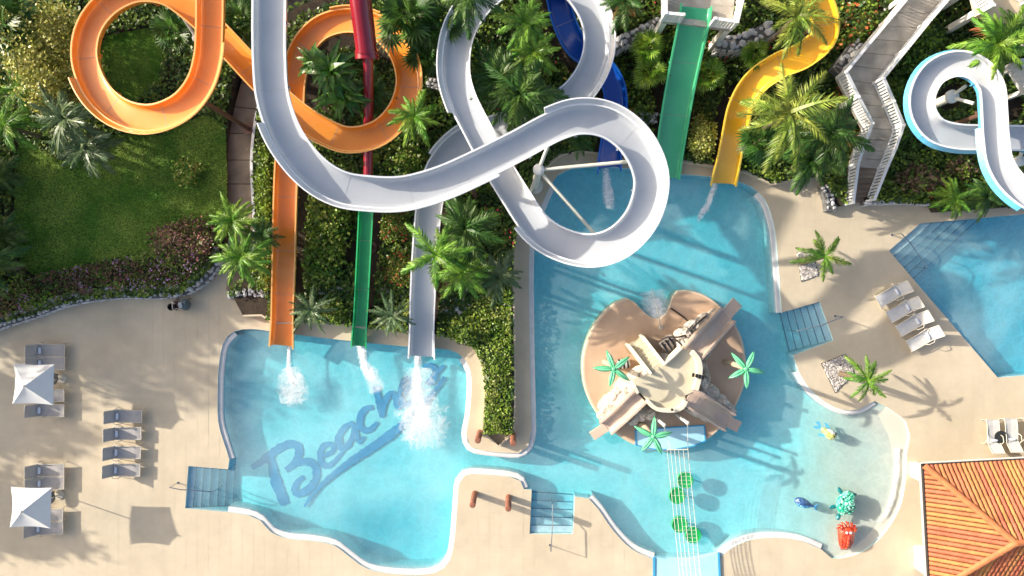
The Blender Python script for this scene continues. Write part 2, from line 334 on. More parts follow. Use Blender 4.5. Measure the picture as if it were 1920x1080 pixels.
def water_mat(name, absorb, dens, caustic):
    m = bpy.data.materials.new(name); m.use_nodes = True; t = m.node_tree; N = t.nodes; L = t.links
    for n in list(N):
        if n.type == 'BSDF_PRINCIPLED': N.remove(n)
    out = [n for n in N if n.type == 'OUTPUT_MATERIAL'][0]
    tr = N.new('ShaderNodeBsdfTransparent'); gl = N.new('ShaderNodeBsdfGlossy'); gl.inputs['Roughness'].default_value = .04
    fr = N.new('ShaderNodeFresnel'); fr.inputs[0].default_value = 1.33
    geo = N.new('ShaderNodeNewGeometry')
    ior = N.new('ShaderNodeMapRange'); ior.inputs['To Min'].default_value = 1.33; ior.inputs['To Max'].default_value = 1 / 1.33; L.new(geo.outputs['Backfacing'], ior.inputs[0]); L.new(ior.outputs[0], fr.inputs[0])
    n1 = N.new('ShaderNodeTexNoise'); n1.inputs['Scale'].default_value = 2.6; n1.inputs['Detail'].default_value = 4; n1.inputs['Distortion'].default_value = .8; L.new(geo.outputs['Position'], n1.inputs['Vector'])
    bp = N.new('ShaderNodeBump'); bp.inputs['Strength'].default_value = .5; bp.inputs['Distance'].default_value = .12; L.new(n1.outputs['Fac'], bp.inputs['Height'])
    L.new(bp.outputs[0], gl.inputs['Normal']); L.new(bp.outputs[0], fr.inputs['Normal'])
    # caustic light net put into the surface tint as a cell pattern
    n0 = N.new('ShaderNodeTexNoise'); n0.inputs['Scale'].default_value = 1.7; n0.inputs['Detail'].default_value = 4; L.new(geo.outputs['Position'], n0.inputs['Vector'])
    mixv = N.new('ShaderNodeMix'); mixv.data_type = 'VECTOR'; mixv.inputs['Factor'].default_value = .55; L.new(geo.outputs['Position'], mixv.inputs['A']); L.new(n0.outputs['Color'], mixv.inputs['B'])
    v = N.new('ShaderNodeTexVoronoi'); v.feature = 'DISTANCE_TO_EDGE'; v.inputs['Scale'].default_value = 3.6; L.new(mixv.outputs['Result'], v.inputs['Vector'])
    mr = N.new('ShaderNodeMapRange'); mr.inputs['From Max'].default_value = .16; mr.inputs['To Min'].default_value = 1.0; mr.inputs['To Max'].default_value = 1 - caustic; L.new(v.outputs['Distance'], mr.inputs[0])
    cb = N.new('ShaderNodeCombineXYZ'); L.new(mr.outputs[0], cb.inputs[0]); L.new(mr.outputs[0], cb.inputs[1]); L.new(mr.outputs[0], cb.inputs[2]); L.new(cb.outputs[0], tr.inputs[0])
    mx = N.new('ShaderNodeMixShader'); L.new(fr.outputs[0], mx.inputs[0]); L.new(tr.outputs[0], mx.inputs[1]); L.new(gl.outputs[0], mx.inputs[2])
    # froth carried on the surface
    df = N.new('ShaderNodeBsdfDiffuse'); df.inputs[0].default_value = (.56, .84, .90, 1)
    n3 = N.new('ShaderNodeTexNoise'); n3.inputs['Scale'].default_value = .26; n3.inputs['Detail'].default_value = 9; n3.inputs['Roughness'].default_value = .55; n3.inputs['Distortion'].default_value = .6; L.new(geo.outputs['Position'], n3.inputs['Vector'])
    mr3 = N.new('ShaderNodeMapRange'); mr3.inputs['From Min'].default_value = .36; mr3.inputs['From Max'].default_value = .74; mr3.inputs['To Min'].default_value = .07; mr3.inputs['To Max'].default_value = .30; L.new(n3.outputs['Fac'], mr3.inputs[0])
    mx2 = N.new('ShaderNodeMixShader'); L.new(mr3.outputs[0], mx2.inputs[0]); L.new(mx.outputs[0], mx2.inputs[1]); L.new(df.outputs[0], mx2.inputs[2])
    L.new(mx2.outputs[0], out.inputs['Surface'])
    va = N.new('ShaderNodeVolumeAbsorption'); va.inputs[0].default_value = (*absorb, 1); va.inputs[1].default_value = dens; L.new(va.outputs[0], out.inputs['Volume'])
    return m
M['water'] = water_mat('pool_water', (.02, .79, .875), .60, .09)
M['water2'] = water_mat('right_pool_water', (.02, .765, .88), .60, .14)

# ------------------------------------------------------------------ outlines (photo pixels on the deck)
def smooth_poly(pts, closed=True, step=14):
    """Catmull-Rom through points; a point with a third entry 'c' stays a sharp corner"""
    n = len(pts); out = []
    rngi = range(n) if closed else range(n - 1)
    for i in rngi:
        p1 = pts[i]; p2 = pts[(i + 1) % n]
        p0 = pts[(i - 1) % n] if closed or i > 0 else p1
        p3 = pts[(i + 2) % n] if closed or i < n - 2 else p2
        if len(p1) > 2: p0 = (2 * p1[0] - p2[0], 2 * p1[1] - p2[1])
        if len(p2) > 2: p3 = (2 * p2[0] - p1[0], 2 * p2[1] - p1[1])
        d = math.hypot(p2[0] - p1[0], p2[1] - p1[1]); k = max(1, int(d / step))
        if len(p1) > 2 and len(p2) > 2: k = 1
        for j in range(k):
            t = j / k
            q = [0.5 * (2 * p1[a] + (p2[a] - p0[a]) * t + (2 * p0[a] - 5 * p1[a] + 4 * p2[a] - p3[a]) * t * t + (3 * p1[a] - p0[a] - 3 * p2[a] + p3[a]) * t ** 3) for a in (0, 1)]
            out.append(tuple(q))
    if not closed: out.append(tuple(pts[-1][:2]))
    return out
c = 'c'
pool_px = [(410, 690), (418, 645), (438, 622), (472, 617), (512, 622), (600, 633), (700, 644), (790, 652), (842, 656), (868, 670), (882, 695), (884, 730), (880, 780), (874, 815), (882, 838), (905, 845), (945, 849), (972, 850), (990, 838), (996, 812), (996, 780), (993, 640), (992, 500), (996, 450), (1012, 395), (1034, 345), (1046, 328), (1070, 316), (1120, 312), (1180, 316), (1250, 325), (1330, 331), (1390, 342), (1422, 360), (1440, 385), (1453, 430), (1458, 480), (1462, 530), (1466, 586, c), (1537, 566, c), (1563, 638, c), (1488, 666, c), (1497, 695), (1515, 725), (1545, 752), (1578, 768), (1612, 768), (1640, 752), (1663, 763), (1698, 790), (1706, 815), (1700, 850), (1698, 900), (1686, 955), (1650, 1010), (1605, 1040), (1560, 1047), (1540, 1030, c), (1500, 1014), (1450, 1008), (1400, 1014), (1365, 1032), (1350, 1046, c), (1225, 1048, c), (1185, 1030), (1150, 995), (1122, 955), (1104, 935), (1078, 931, c), (1074, 1001, c), (993, 1001, c), (997, 919, c), (982, 917), (976, 902), (955, 894), (900, 889), (872, 891), (861, 905), (857, 950), (852, 1010), (843, 1050), (815, 1074), (750, 1077), (690, 1067), (650, 1040), (625, 1022), (585, 1014), (540, 1010), (508, 998), (488, 976), (465, 966), (426, 960, c), (347, 953, c), (353, 874, c), (427, 880, c), (430, 862), (418, 825), (409, 790), (408, 740)]
pool = smooth_poly(pool_px)
rpool = [(1667, 470), (1726, 419), (2250, 372), (2250, 680), (1871, 708)]
def w2(poly, h=0): return [P(p[0], p[1], h).xy for p in poly]
def pip(pts, poly):
    x = pts[:, 0]; y = pts[:, 1]; ins = np.zeros(len(x), bool); n = len(poly); j = n - 1
    for i in range(n):
        xi, yi = poly[i]; xj, yj = poly[j]
        if yi != yj:
            cnd = ((yi > y) != (yj > y)) & (x < (xj - xi) * (y - yi) / (yj - yi) + xi); ins ^= cnd
        j = i
    return ins
def cdt_mesh(loops, grid=0.0, holes=(), extra=None):
    """2-D triangulation of the area inside loops[0..] minus holes. Loops are lists of (x,y)"""
    V = []; E = []
    for lp in list(loops) + list(holes):
        b = len(V); n = len(lp); V += [Vector((p[0], p[1])) for p in lp]; E += [(b + i, b + (i + 1) % n) for i in range(n)]
    if grid:
        xs = [p[0] for lp in loops for p in lp]; ys = [p[1] for lp in loops for p in lp]
        gx, gy = np.meshgrid(np.arange(min(xs), max(xs), grid), np.arange(min(ys), max(ys), grid)); G = np.stack([gx.ravel(), gy.ravel()], 1)
        k = np.zeros(len(G), bool)
        for lp in loops: k |= pip(G, lp)
        for lp in holes: k &= ~pip(G, lp)
        V += [Vector((float(a), float(b_))) for a, b_ in G[k]]
    r = delaunay_2d_cdt(V, E, [], 0, 1e-4)
    vs = r[0]; fs = [f for f in r[2]]
    C = np.array([[sum(vs[i][0] for i in f) / len(f), sum(vs[i][1] for i in f) / len(f)] for f in fs])
    k = np.zeros(len(C), bool)
    for lp in loops: k |= pip(C, lp)
    for lp in holes: k &= ~pip(C, lp)
    F = [tuple(f) for f, q in zip(fs, k) if q]
    F2 = []
    for f in F:
        a, b, d = vs[f[0]], vs[f[1]], vs[f[2]]
        F2.append(f if (b[0] - a[0]) * (d[1] - a[1]) - (b[1] - a[1]) * (d[0] - a[0]) > 0 else f[::-1])
    return vs, F2

poolW = w2(pool); rpoolW = w2(rpool)
# ------------------------------------------------------------------ ground and deck
X0, X1, Y0, Y1 = -46.0, 46.0, -32.0, 34.0
mb = MB()
for (a, b, cc, d) in ((-400, X0, -400, 400), (X1, 400, -400, 400), (X0, X1, -400, Y0), (X0, X1, Y1, 400)):
    mb.add([(a, cc, -.02), (b, cc, -.02), (b, d, -.02), (a, d, -.02)], [(0, 1, 2, 3)])
tag(mb.obj('ground', M['ground']), kind='structure')
vs, F = cdt_mesh([[(X0, Y0), (X1, Y0), (X1, Y1), (X0, Y1)]], 0, [poolW, rpoolW])
deck = link('pool_deck', mesh('pool_deck', [(v[0], v[1], -.004) for v in vs], F, M['paver'])); tag(deck, kind='structure')

# gardens (photo pixels at about half a metre height)
gA = [(-620, -560), (-620, 700), (-300, 668), (-60, 622), (0, 606), (60, 592), (110, 575), (160, 562), (230, 556), (290, 556), (340, 552), (375, 530), (398, 505), (412, 485), (424, 440), (422, 330), (428, 250), (446, 160), (470, 90), (500, 20), (560, -40), (720, -75), (720, -560)]
gB = [(790, -30), (800, -560), (2450, -560), (2450, 350), (1920, 386), (1755, 397), (1748, 384), (1624, 378), (1640, 340), (1652, 300), (1610, 290), (1590, 320), (1579, 386), (1548, 350), (1540, 330), (1500, 332), (1448, 345), (1400, 322), (1330, 310), (1270, 301), (1180, 300), (1135, 287), (1090, 282), (1050, 290), (1020, 315), (1002, 350), (985, 400), (968, 440), (962, 480), (962, 812), (908, 812), (912, 740), (908, 685), (893, 655), (868, 640), (830, 630), (760, 622), (660, 612), (600, 604), (512, 605), (490, 591), (455, 592), (432, 548), (468, 500), (480, 450), (478, 400), (474, 330), (478, 240), (495, 180), (520, 110), (548, 50), (590, 28), (660, 8)]
def garden(name, poly, parts):
    W = [P(p[0], p[1], .45).xy for p in poly]
    W = [tuple(p) for p in W]
    dens = []
    for i in range(len(W)):
        a = W[i]; b = W[(i + 1) % len(W)]; d = math.dist(a, b); k = max(1, int(d / 1.5))
        dens += [(a[0] + (b[0] - a[0]) * j / k, a[1] + (b[1] - a[1]) * j / k) for j in range(k)]
    vs, F = cdt_mesh([dens], 1.2)
    V = [Vector((v[0], v[1], T(v))) for v in vs]
    nb = len(V); n = len(dens)
    sk = [Vector((p[0], p[1], -.05)) for p in dens]; top = [Vector((p[0], p[1], T(p))) for p in dens]
    V2 = V + top + sk
    F2 = F + [(nb + i, nb + (i + 1) % n, nb + n + (i + 1) % n, nb + n + i) for i in range(n)]
    o = link(name, mesh(name, V2, F2, M['soil'], False)); tag(o, kind='structure')
    return W
WA = garden('lawn_terrain', gA, None); WB = garden('garden_terrain', gB, None)
# thin kerb round the beds
def strip(pts, wd, zt, zb, name, m, parent=None, closed=False, tagk=True):
    """pts: 3-D points (z ignored when zt is a number). A rectangular kerb along them"""
    mb = MB(); n = len(pts); Ls = []; 
    for i in range(n):
        a = pts[(i - 1) % n] if closed or i > 0 else pts[i]; b = pts[(i + 1) % n] if closed or i < n - 1 else pts[i]
        t = Vector((b[0] - a[0], b[1] - a[1])).normalized(); nn = Vector((-t.y, t.x))
        z1 = zt(pts[i]) if callable(zt) else zt; z0 = zb(pts[i]) if callable(zb) else zb
        p = Vector((pts[i][0], pts[i][1]))
        l = p + nn * wd / 2; r = p - nn * wd / 2
        Ls += [(l.x, l.y, z0), (l.x, l.y, z1), (r.x, r.y, z1), (r.x, r.y, z0)]
    F = []
    m_ = n if closed else n - 1
    for i in range(m_):
        a = i * 4; b = ((i + 1) % n) * 4
        for k in range(4): F.append((a + k, b + k, b + (k + 1) % 4, a + (k + 1) % 4))
    if not closed: F += [(0, 1, 2, 3), (n * 4 - 1, n * 4 - 2, n * 4 - 3, n * 4 - 4)]
    mb.add(Ls, F); o = mb.obj(name, m, parent)
    if tagk and parent is None: tag(o, kind='structure')
    return o
kb = [P(x, y, .45) for x, y in smooth_poly(gB[15:42], False, 20)]
strip(kb, .10, lambda p: T(p) * .0 + .47, -.02, 'planter_kerb', M['deck'])

# pavers
G = .62; half = (G - .006) / 2
hole_n = pool; nx = []
xs = np.arange(X0 + G / 2 + 18, X1 - 14, G); ys = np.arange(Y0 + G / 2 + 12, 14, G)
cen = np.array([(math.floor(x / G) * G + G / 2, math.floor(y / G) * G + G / 2) for x in xs for y in ys])
ok = np.ones(len(cen), bool)
WAa = WA; WBa = WB
for dx in (-.32, 0, .32):
    for dy in (-.32, 0, .32):
        q = cen + np.array([dx, dy])
        for lp in (poolW, rpoolW, WA, WB): ok &= ~pip(q, lp)
cen = cen[ok]
order = np.argsort(np.hypot(cen[:, 0] * .75, cen[:, 1])); cen = cen[order]
pv = MB(); pv.box((0, 0, -.006), (half * 2, half * 2, .012)); pvm = mesh('paver', pv.V, pv.F, M['paver'])
for i in range(min(300, len(cen))):
    link('paver', pvm, deck, (cen[i][0], cen[i][1], .001))
rest = cen[300:]; q = np.array([[-half, -half], [half, -half], [half, half], [-half, half]])
V = np.zeros((len(rest), 4, 3)); V[:, :, :2] = rest[:, None, :] + q[None]; V[:, :, 2] = 0.0
o = link('paver_field', quads('paver_field', V, M['paver']), deck); tag(o, kind='stuff')

# ------------------------------------------------------------------ pools
WZ = -0.15
def fz(x, y):
    gx = 960 + x * S; gy = 540 - y * S
    if gx < 900: return -0.95 - .55 * sm((gy - 930) / 110) - .35 * sm((470 - gx) / 60)
    z = -1.25 + .35 * sm((gy - 800) / 120)
    b = sm((gx - 1380) / 230) * sm((gy - 680) / 90); z = z + (-.30 - z) * b
    r = math.hypot((gx - 1500), (gy - 880)); b2 = sm((r - 105) / 110) * sm((gx - 1480) / 120) * sm((gy - 735) / 40)
    return z + (-.10 - z) * b2
vs, F = cdt_mesh([poolW], .55)
floor_me = mesh('pool_floor', [(v[0], v[1], fz(v[0], v[1])) for v in vs], F, M['plaster_beach'], True)
basin = link('pool_floor', floor_me); tag(basin, kind='structure')
def walls(name, loop, m, z1=-.004, z0=-2.2):
    n = len(loop); V = [(p[0], p[1], z1) for p in loop] + [(p[0], p[1], z0) for p in loop]
    return link(name, mesh(name, V, [(i, (i + 1) % n, (i + 1) % n + n, i + n) for i in range(n)], m), None)
tag(walls('pool_wall', poolW, M['plaster_wall']), kind='structure')
tag(walls('pool_wall', rpoolW, M['plaster_wall']), kind='structure')
vs, F = cdt_mesh([rpoolW], 1.5)
tag(link('pool_floor', mesh('pool_floor', [(v[0], v[1], -1.35) for v in vs], F, M['plaster'], True)), kind='structure')
def water(name, loop, m, label):
    W = [(p[0], p[1]) for p in loop]
    vs, F = cdt_mesh([W], 0)
    n = len(vs); nl = len(W)
    mp = {}
    V = [(v[0], v[1], WZ) for v in vs] + [(v[0], v[1], -2.6) for v in vs]
    F2 = list(F) + [tuple(i + n for i in f[::-1]) for f in F]
    # boundary edges
    from collections import Counter
    ec = Counter()
    for f in F:
        for a, b in zip(f, f[1:] + f[:1]): ec[(a, b)] += 1
    for (a, b) in list(ec):
        if (b, a) not in ec: F2.append((b, a, a + n, b + n))
    return tag(link(name, mesh(name, V, F2, m)), kind='structure')
def grow(loop, d):
    out = []; n = len(loop)
    A = sum(loop[i][0] * loop[(i + 1) % n][1] - loop[(i + 1) % n][0] * loop[i][1] for i in range(n)); s = 1 if A > 0 else -1
    for i in range(n):
        a = Vector(loop[i - 1]); b = Vector(loop[(i + 1) % n]); t = (b - a).normalized()
        out.append((loop[i][0] + s * t.y * d, loop[i][1] - s * t.x * d))
    return out
water('pool_water', grow(poolW, .02), M['water'], '')
water('pool_water', grow(rpoolW, .02), M['water2'], '')

# gutter ledges inside the outline
def near(q): return min(range(len(pool_px)), key=lambda k: math.hypot(pool_px[k][0] - q[0], pool_px[k][1] - q[1]))
def ledge(q0, q1, wd=.27, z=-.085):
    idx0, idx1 = near(q0), near(q1)
    pts = [p for p in pool_px[idx0:idx1 + 1]] if idx0 < idx1 else [p for p in pool_px[idx0:] + pool_px[:idx1 + 1]]
    pts = [(p[0], p[1]) for p in pts]
    W = [P(x, y) for x, y in smooth_poly(pts, False, 10)]
    mb = MB(); n = len(W); V = []
    for i in range(n):
        t = (W[min(i + 1, n - 1)] - W[max(i - 1, 0)]).normalized(); nn = Vector((t.y, -t.x, 0))  # inward for this winding
        o = W[i] - nn * .01; q = W[i] + nn * (wd - .07); r = W[i] + nn * wd
        V += [(o.x, o.y, z), (q.x, q.y, z - .004), (r.x, r.y, z - .035), (r.x, r.y, -1.6)]
    F = []
    for i in range(n - 1):
        for k in range(3): F.append((i * 4 + k, (i + 1) * 4 + k, (i + 1) * 4 + k + 1, i * 4 + k + 1))
    mb.add(V, F); tag(mb.obj('pool_gutter', M['coping'], smooth=False), kind='structure')
ledge((430, 862), (438, 622)); ledge((868, 670), (1034, 345)); ledge((1422, 360), (1466, 586)); ledge((1497, 695), (1640, 752), .25)
ledge((1540, 1030), (1350, 1046)); ledge((1225, 1048), (1104, 935), .3); ledge((982, 917), (426, 960))

# ------------------------------------------------------------------ steps in the pool corners
def steps(a0, a1, b0, b1, n, label, dz=.16):
    """a0-a1 = deck edge, b0-b1 = deep end; pixels"""
    root = empty('pool_steps', P((a0[0] + a1[0]) / 2, (a0[1] + a1[1]) / 2), 0); tag(root, kind='structure')
    for i in range(n):
        t0 = i / n; t1 = (i + 1) / n
        z = WZ - .05 - i * dz
        l0 = P(a0[0] + (b0[0] - a0[0]) * t0, a0[1] + (b0[1] - a0[1]) * t0); r0 = P(a1[0] + (b1[0] - a1[0]) * t0, a1[1] + (b1[1] - a1[1]) * t0)
        l1 = P(a0[0] + (b0[0] - a0[0]) * t1, a0[1] + (b0[1] - a0[1]) * t1); r1 = P(a1[0] + (b1[0] - a1[0]) * t1, a1[1] + (b1[1] - a1[1]) * t1)
        mb = MB(); mb.prism([(v - root.location).xy for v in (l0, r0, r1, l1)], -1.9, z)
        st = mb.obj('step', M['step'], root)
        mb = MB(); e = (l1 - l0).normalized() * .03
        mb.prism([(v - root.location).xy for v in (l1 - e * 1.6, r1 - e * 1.6, r1 + e * .1, l1 + e * .1)], z - .03, z + .006); mb.obj('step_nosing', M['nosing'], st)
    return root
steps((353, 876), (347, 952), (428, 882), (424, 959), 6, '')
steps((994, 1000), (1073, 1000), (997, 930), (1077, 935), 5, '')
steps((1538, 568), (1562, 637), (1475, 588), (1493, 662), 6, '')
steps((1668, 470), (1726, 420), (1721, 533), (1858, 408), 5, '', .2)

# ------------------------------------------------------------------ blue brush-script word on the pool floor
def brush(pts, widths, k, z):
    pts = smooth_poly(pts, False, 5); n = len(pts); V = []; F = []
    rnd = random.Random(k)
    for i, p in enumerate(pts):
        q = P(p[0], p[1], z); a = P(*pts[max(i - 1, 0)], z); b = P(*pts[min(i + 1, n - 1)], z); t = (b - a).normalized(); nn = Vector((-t.y, t.x, 0))
        f = i / (n - 1) * (len(widths) - 1); j = min(int(f), len(widths) - 2); wd = widths[j] + (widths[j + 1] - widths[j]) * (f - j)
        wd = wd / S / 2; zz = fz(q.x, q.y) + .03 + k * .004
        l = q + nn * wd * (1 + rnd.uniform(-.16, .16)); r = q - nn * wd * (1 + rnd.uniform(-.16, .16))
        V += [(l.x, l.y, zz), (q.x, q.y, zz), (r.x, r.y, zz)]
    for i in range(n - 1):
        F += [(i * 3, i * 3 + 1, i * 3 + 4, i * 3 + 3), (i * 3 + 1, i * 3 + 2, i * 3 + 5, i * 3 + 4)]
    return V, F
def Q(l): return [(440 + x / 3.375, 640 + y / 3.375) for x, y in l]
strokes = [
    ('B', [(228, 740), (262, 880), (322, 1035)], [14, 21, 19]),
    ('B', [(108, 800), (190, 745), (270, 685), (350, 648), (402, 668), (402, 730), (365, 785), (325, 815)], [9, 15, 16, 17, 17, 14, 11]),
    ('B', [(340, 800), (410, 765), (480, 765), (518, 810), (510, 880), (460, 940), (405, 962), (378, 940), (400, 885), (440, 858)], [8, 13, 15, 16, 15, 14, 14, 12, 8]),
    ('e', [(565, 725), (625, 690), (618, 650), (570, 655), (542, 705), (550, 770), (595, 785), (650, 740), (690, 690)], [8, 10, 10, 12, 12, 11, 8, 6]),
    ('a', [(752, 512), (695, 545), (660, 605), (668, 668), (712, 662), (748, 600), (760, 520)], [9, 12, 14, 13, 10, 9]),
    ('a', [(762, 515), (768, 590), (790, 640), (820, 600)], [12, 13, 9, 6]),
    ('c', [(875, 415), (825, 430), (793, 485), (802, 550), (850, 562), (905, 510)], [9, 12, 13, 12, 10, 7]),
    ('h', [(893, 280), (915, 380), (935, 480)], [14, 14, 11]),
    ('h', [(932, 450), (960, 360), (1000, 325), (1022, 370), (1030, 420), (1062, 395)], [9, 12, 13, 13, 10, 7]),
    ('e', [(1060, 345), (1098, 300), (1108, 235), (1075, 245), (1052, 320), (1068, 395), (1115, 385), (1160, 330)], [8, 9, 10, 11, 12, 11, 9, 7]),
    ('s', [(1325, 150), (1268, 205), (1218, 262)], [6, 10, 7]),
    ('s', [(1195, 165), (1235, 150), (1268, 175), (1262, 230), (1228, 268), (1205, 255)], [8, 11, 13, 13, 10, 6]),
    ('_', [(440, 1050), (500, 960), (600, 862), (720, 770), (860, 675), (1000, 575), (1160, 440), (1330, 225)], [5, 9, 13, 16, 18, 14, 9, 7]),
]
word = empty('floor_lettering', P(620, 800, -.95)); tag(word, 'blue brush-script word Beaches painted across the left pool floor', 'lettering')
for k, (nm, pts, wd) in enumerate(strokes):
    V, F = brush(Q(pts), wd, k, -.95)
    V = [Vector(v) - word.location for v in V]
    link('brush_stroke', mesh('brush_stroke', V, F, M['letter']), word)

# ------------------------------------------------------------------ foam and water jets
def foam(px_pts, widths, m, name, label, z=WZ + .03, seed=0):
    pts = smooth_poly(px_pts, False, 6); n = len(pts); A = 9; V = []; F = []; cov = []
    for i, p in enumerate(pts):
        q = P(p[0], p[1]); a = P(*pts[max(i - 1, 0)]); b = P(*pts[min(i + 1, n - 1)]); t = (b - a).normalized(); nn = Vector((-t.y, t.x, 0))
        f = i / (n - 1) * (len(widths) - 1); j = min(int(f), len(widths) - 2); wd = (widths[j] + (widths[j + 1] - widths[j]) * (f - j)) / S / 2
        for k in range(A):
            u = -1 + 2 * k / (A - 1); r = q + nn * wd * (u * (1 + .35 * noise.noise(Vector((i * .35, seed, 0)))) + .45 * noise.noise(Vector((i * .22, seed + 7, 0))) * i / n)
            e = (1 - abs(u) ** 2.2) * min(1, (n - 1 - i) / (n * .22)) 
            hgt = .07 * e * (0.5 + noise.noise(Vector((r.x * 3, r.y * 3, seed))))
            V.append((r.x, r.y, z + max(0, hgt))); cov.append(e)
    for i in range(n - 1):
        for k in range(A - 1): F.append((i * A + k, i * A + k + 1, (i + 1) * A + k + 1, (i + 1) * A + k))
    me = mesh(name, V, F, m, True); at = me.attributes.new('cover', 'FLOAT', 'POINT'); at.data.foreach_set('value', cov)
    return tag(link(name, me), label, 'foam' if label else None, kind='stuff')
foam([(541, 645), (541, 690), (548, 715), (549, 742)], [9, 12, 20, 24], M['foam'], 'splash_foam', '', seed=1)
foam([(541, 690), (548, 730), (552, 765)], [50, 80, 70], M['mist'], 'splash_foam', '', z=WZ + .015, seed=2)
foam([(675, 645), (682, 680), (694, 705), (705, 722)], [20, 26, 30, 22], M['foam'], 'splash_foam', '', seed=3)
foam([(784, 665), (782, 710), (784, 750), (792, 790), (802, 830)], [18, 24, 40, 54, 40], M['foam'], 'splash_foam', '', seed=4)
foam([(786, 690), (786, 760), (795, 810), (800, 860)], [60, 100, 130, 90], M['mist'], 'splash_foam', '', z=WZ + .015, seed=5)
foam([(560, 700), (545, 740), (530, 765)], [30, 60, 60], M['mist'], 'splash_foam', '', z=WZ + .02, seed=31)
foam([(690, 690), (702, 716), (712, 740)], [30, 44, 50], M['mist'], 'splash_foam', '', z=WZ + .015, seed=32)
foam([(760, 770), (775, 800), (760, 830)], [40, 60, 60], M['mist'], 'splash_foam', '', z=WZ + .02, seed=33)
# single drops thrown up round the jets
mb = MB(); rd = random.Random(9)
for (cx_, cy_, sx, sy, k_) in ((546, 725, 22, 34, 110), (688, 700, 18, 26, 60), (792, 770, 34, 60, 260), (1142, 370, 14, 26, 60), (1322, 390, 14, 26, 50), (1234, 585, 22, 18, 120)):
    for _ in range(k_):
        p = P(cx_ + rd.gauss(0, sx * .6), cy_ + rd.gauss(0, sy * .6), WZ + rd.uniform(.02, .25)); q_ = rd.uniform(.008, .024)
        mb.add([p + Vector((q_, 0, 0)), p + Vector((0, q_, 0)), p - Vector((q_, 0, 0)), p - Vector((0, q_, 0)), p + Vector((0, 0, q_)), p - Vector((0, 0, q_))], [(0, 1, 4), (1, 2, 4), (2, 3, 4), (3, 0, 4), (1, 0, 5), (2, 1, 5), (3, 2, 5), (0, 3, 5)])
tag(mb.obj('water_drops', M['whiterim']), kind='stuff')
foam([(1135, 305), (1138, 340), (1142, 370), (1145, 400)], [14, 22, 30, 30], M['foam'], 'splash_foam', '', seed=6)
foam([(1343, 342), (1332, 372), (1318, 400), (1308, 425)], [14, 15, 17, 12], M['foam'], 'splash_foam', '', seed=7)
foam([(1228, 560), (1232, 580), (1238, 605)], [30, 46, 40], M['foam'], 'splash_foam', '', seed=8)
foam([(1225, 545), (1230, 570), (1238, 600)], [60, 80, 50], M['mist'], 'splash_foam', '', z=WZ + .015, seed=9)
foam([(1683, 840), (1680, 900), (1668, 950), (1640, 990)], [16, 14, 14, 12], M['foam'], 'splash_foam', '', z=WZ + .12, seed=10)

# ------------------------------------------------------------------ water slides
def crom(pts, step=.22):
    pts = [Vector(p) for p in pts]; n = len(pts); out = []; par = []
    for i in range(n - 1):
        p0 = pts[max(i - 1, 0)]; p1 = pts[i]; p2 = pts[i + 1]; p3 = pts[min(i + 2, n - 1)]
        k = max(1, int((p2 - p1).length / step))
        for j in range(k):
            t = j / k
            out.append(0.5 * (2 * p1 + (p2 - p0) * t + (2 * p0 - 5 * p1 + 4 * p2 - p3) * t * t + (3 * p1 - p0 - 3 * p2 + p3) * t ** 3)); par.append(i + t)
    out.append(pts[-1]); par.append(n - 1.0); return out, par
def frames(pts):
    n = len(pts); fr = []
    for i in range(n):
        t = (pts[min(i + 1, n - 1)] - pts[max(i - 1, 0)]).normalized()
        sd = Vector((t.y, -t.x, 0)).normalized(); up = sd.cross(t)
        fr.append((t, sd, up))
    return fr
def sweep(pts, fr, prof, closed=True, i0=0, i1=None, wf=None):
    i1 = len(pts) if i1 is None else i1; V = []; F = []; m = len(prof)
    for i in range(i0, i1):
        k = wf[i] if wf else 1.0
        for (u, v) in prof: V.append(pts[i] + fr[i][1] * u * k + fr[i][2] * v)
    n = i1 - i0; mm = m if closed else m - 1
    for i in range(n - 1):
        for j in range(mm):
            a = i * m + j; b = i * m + (j + 1) % m
            F.append((a, b, b + m, a + m))
    if closed: F += [tuple(range(m))[::-1], tuple(range((n - 1) * m, n * m))]
    return V, F
CORR = []
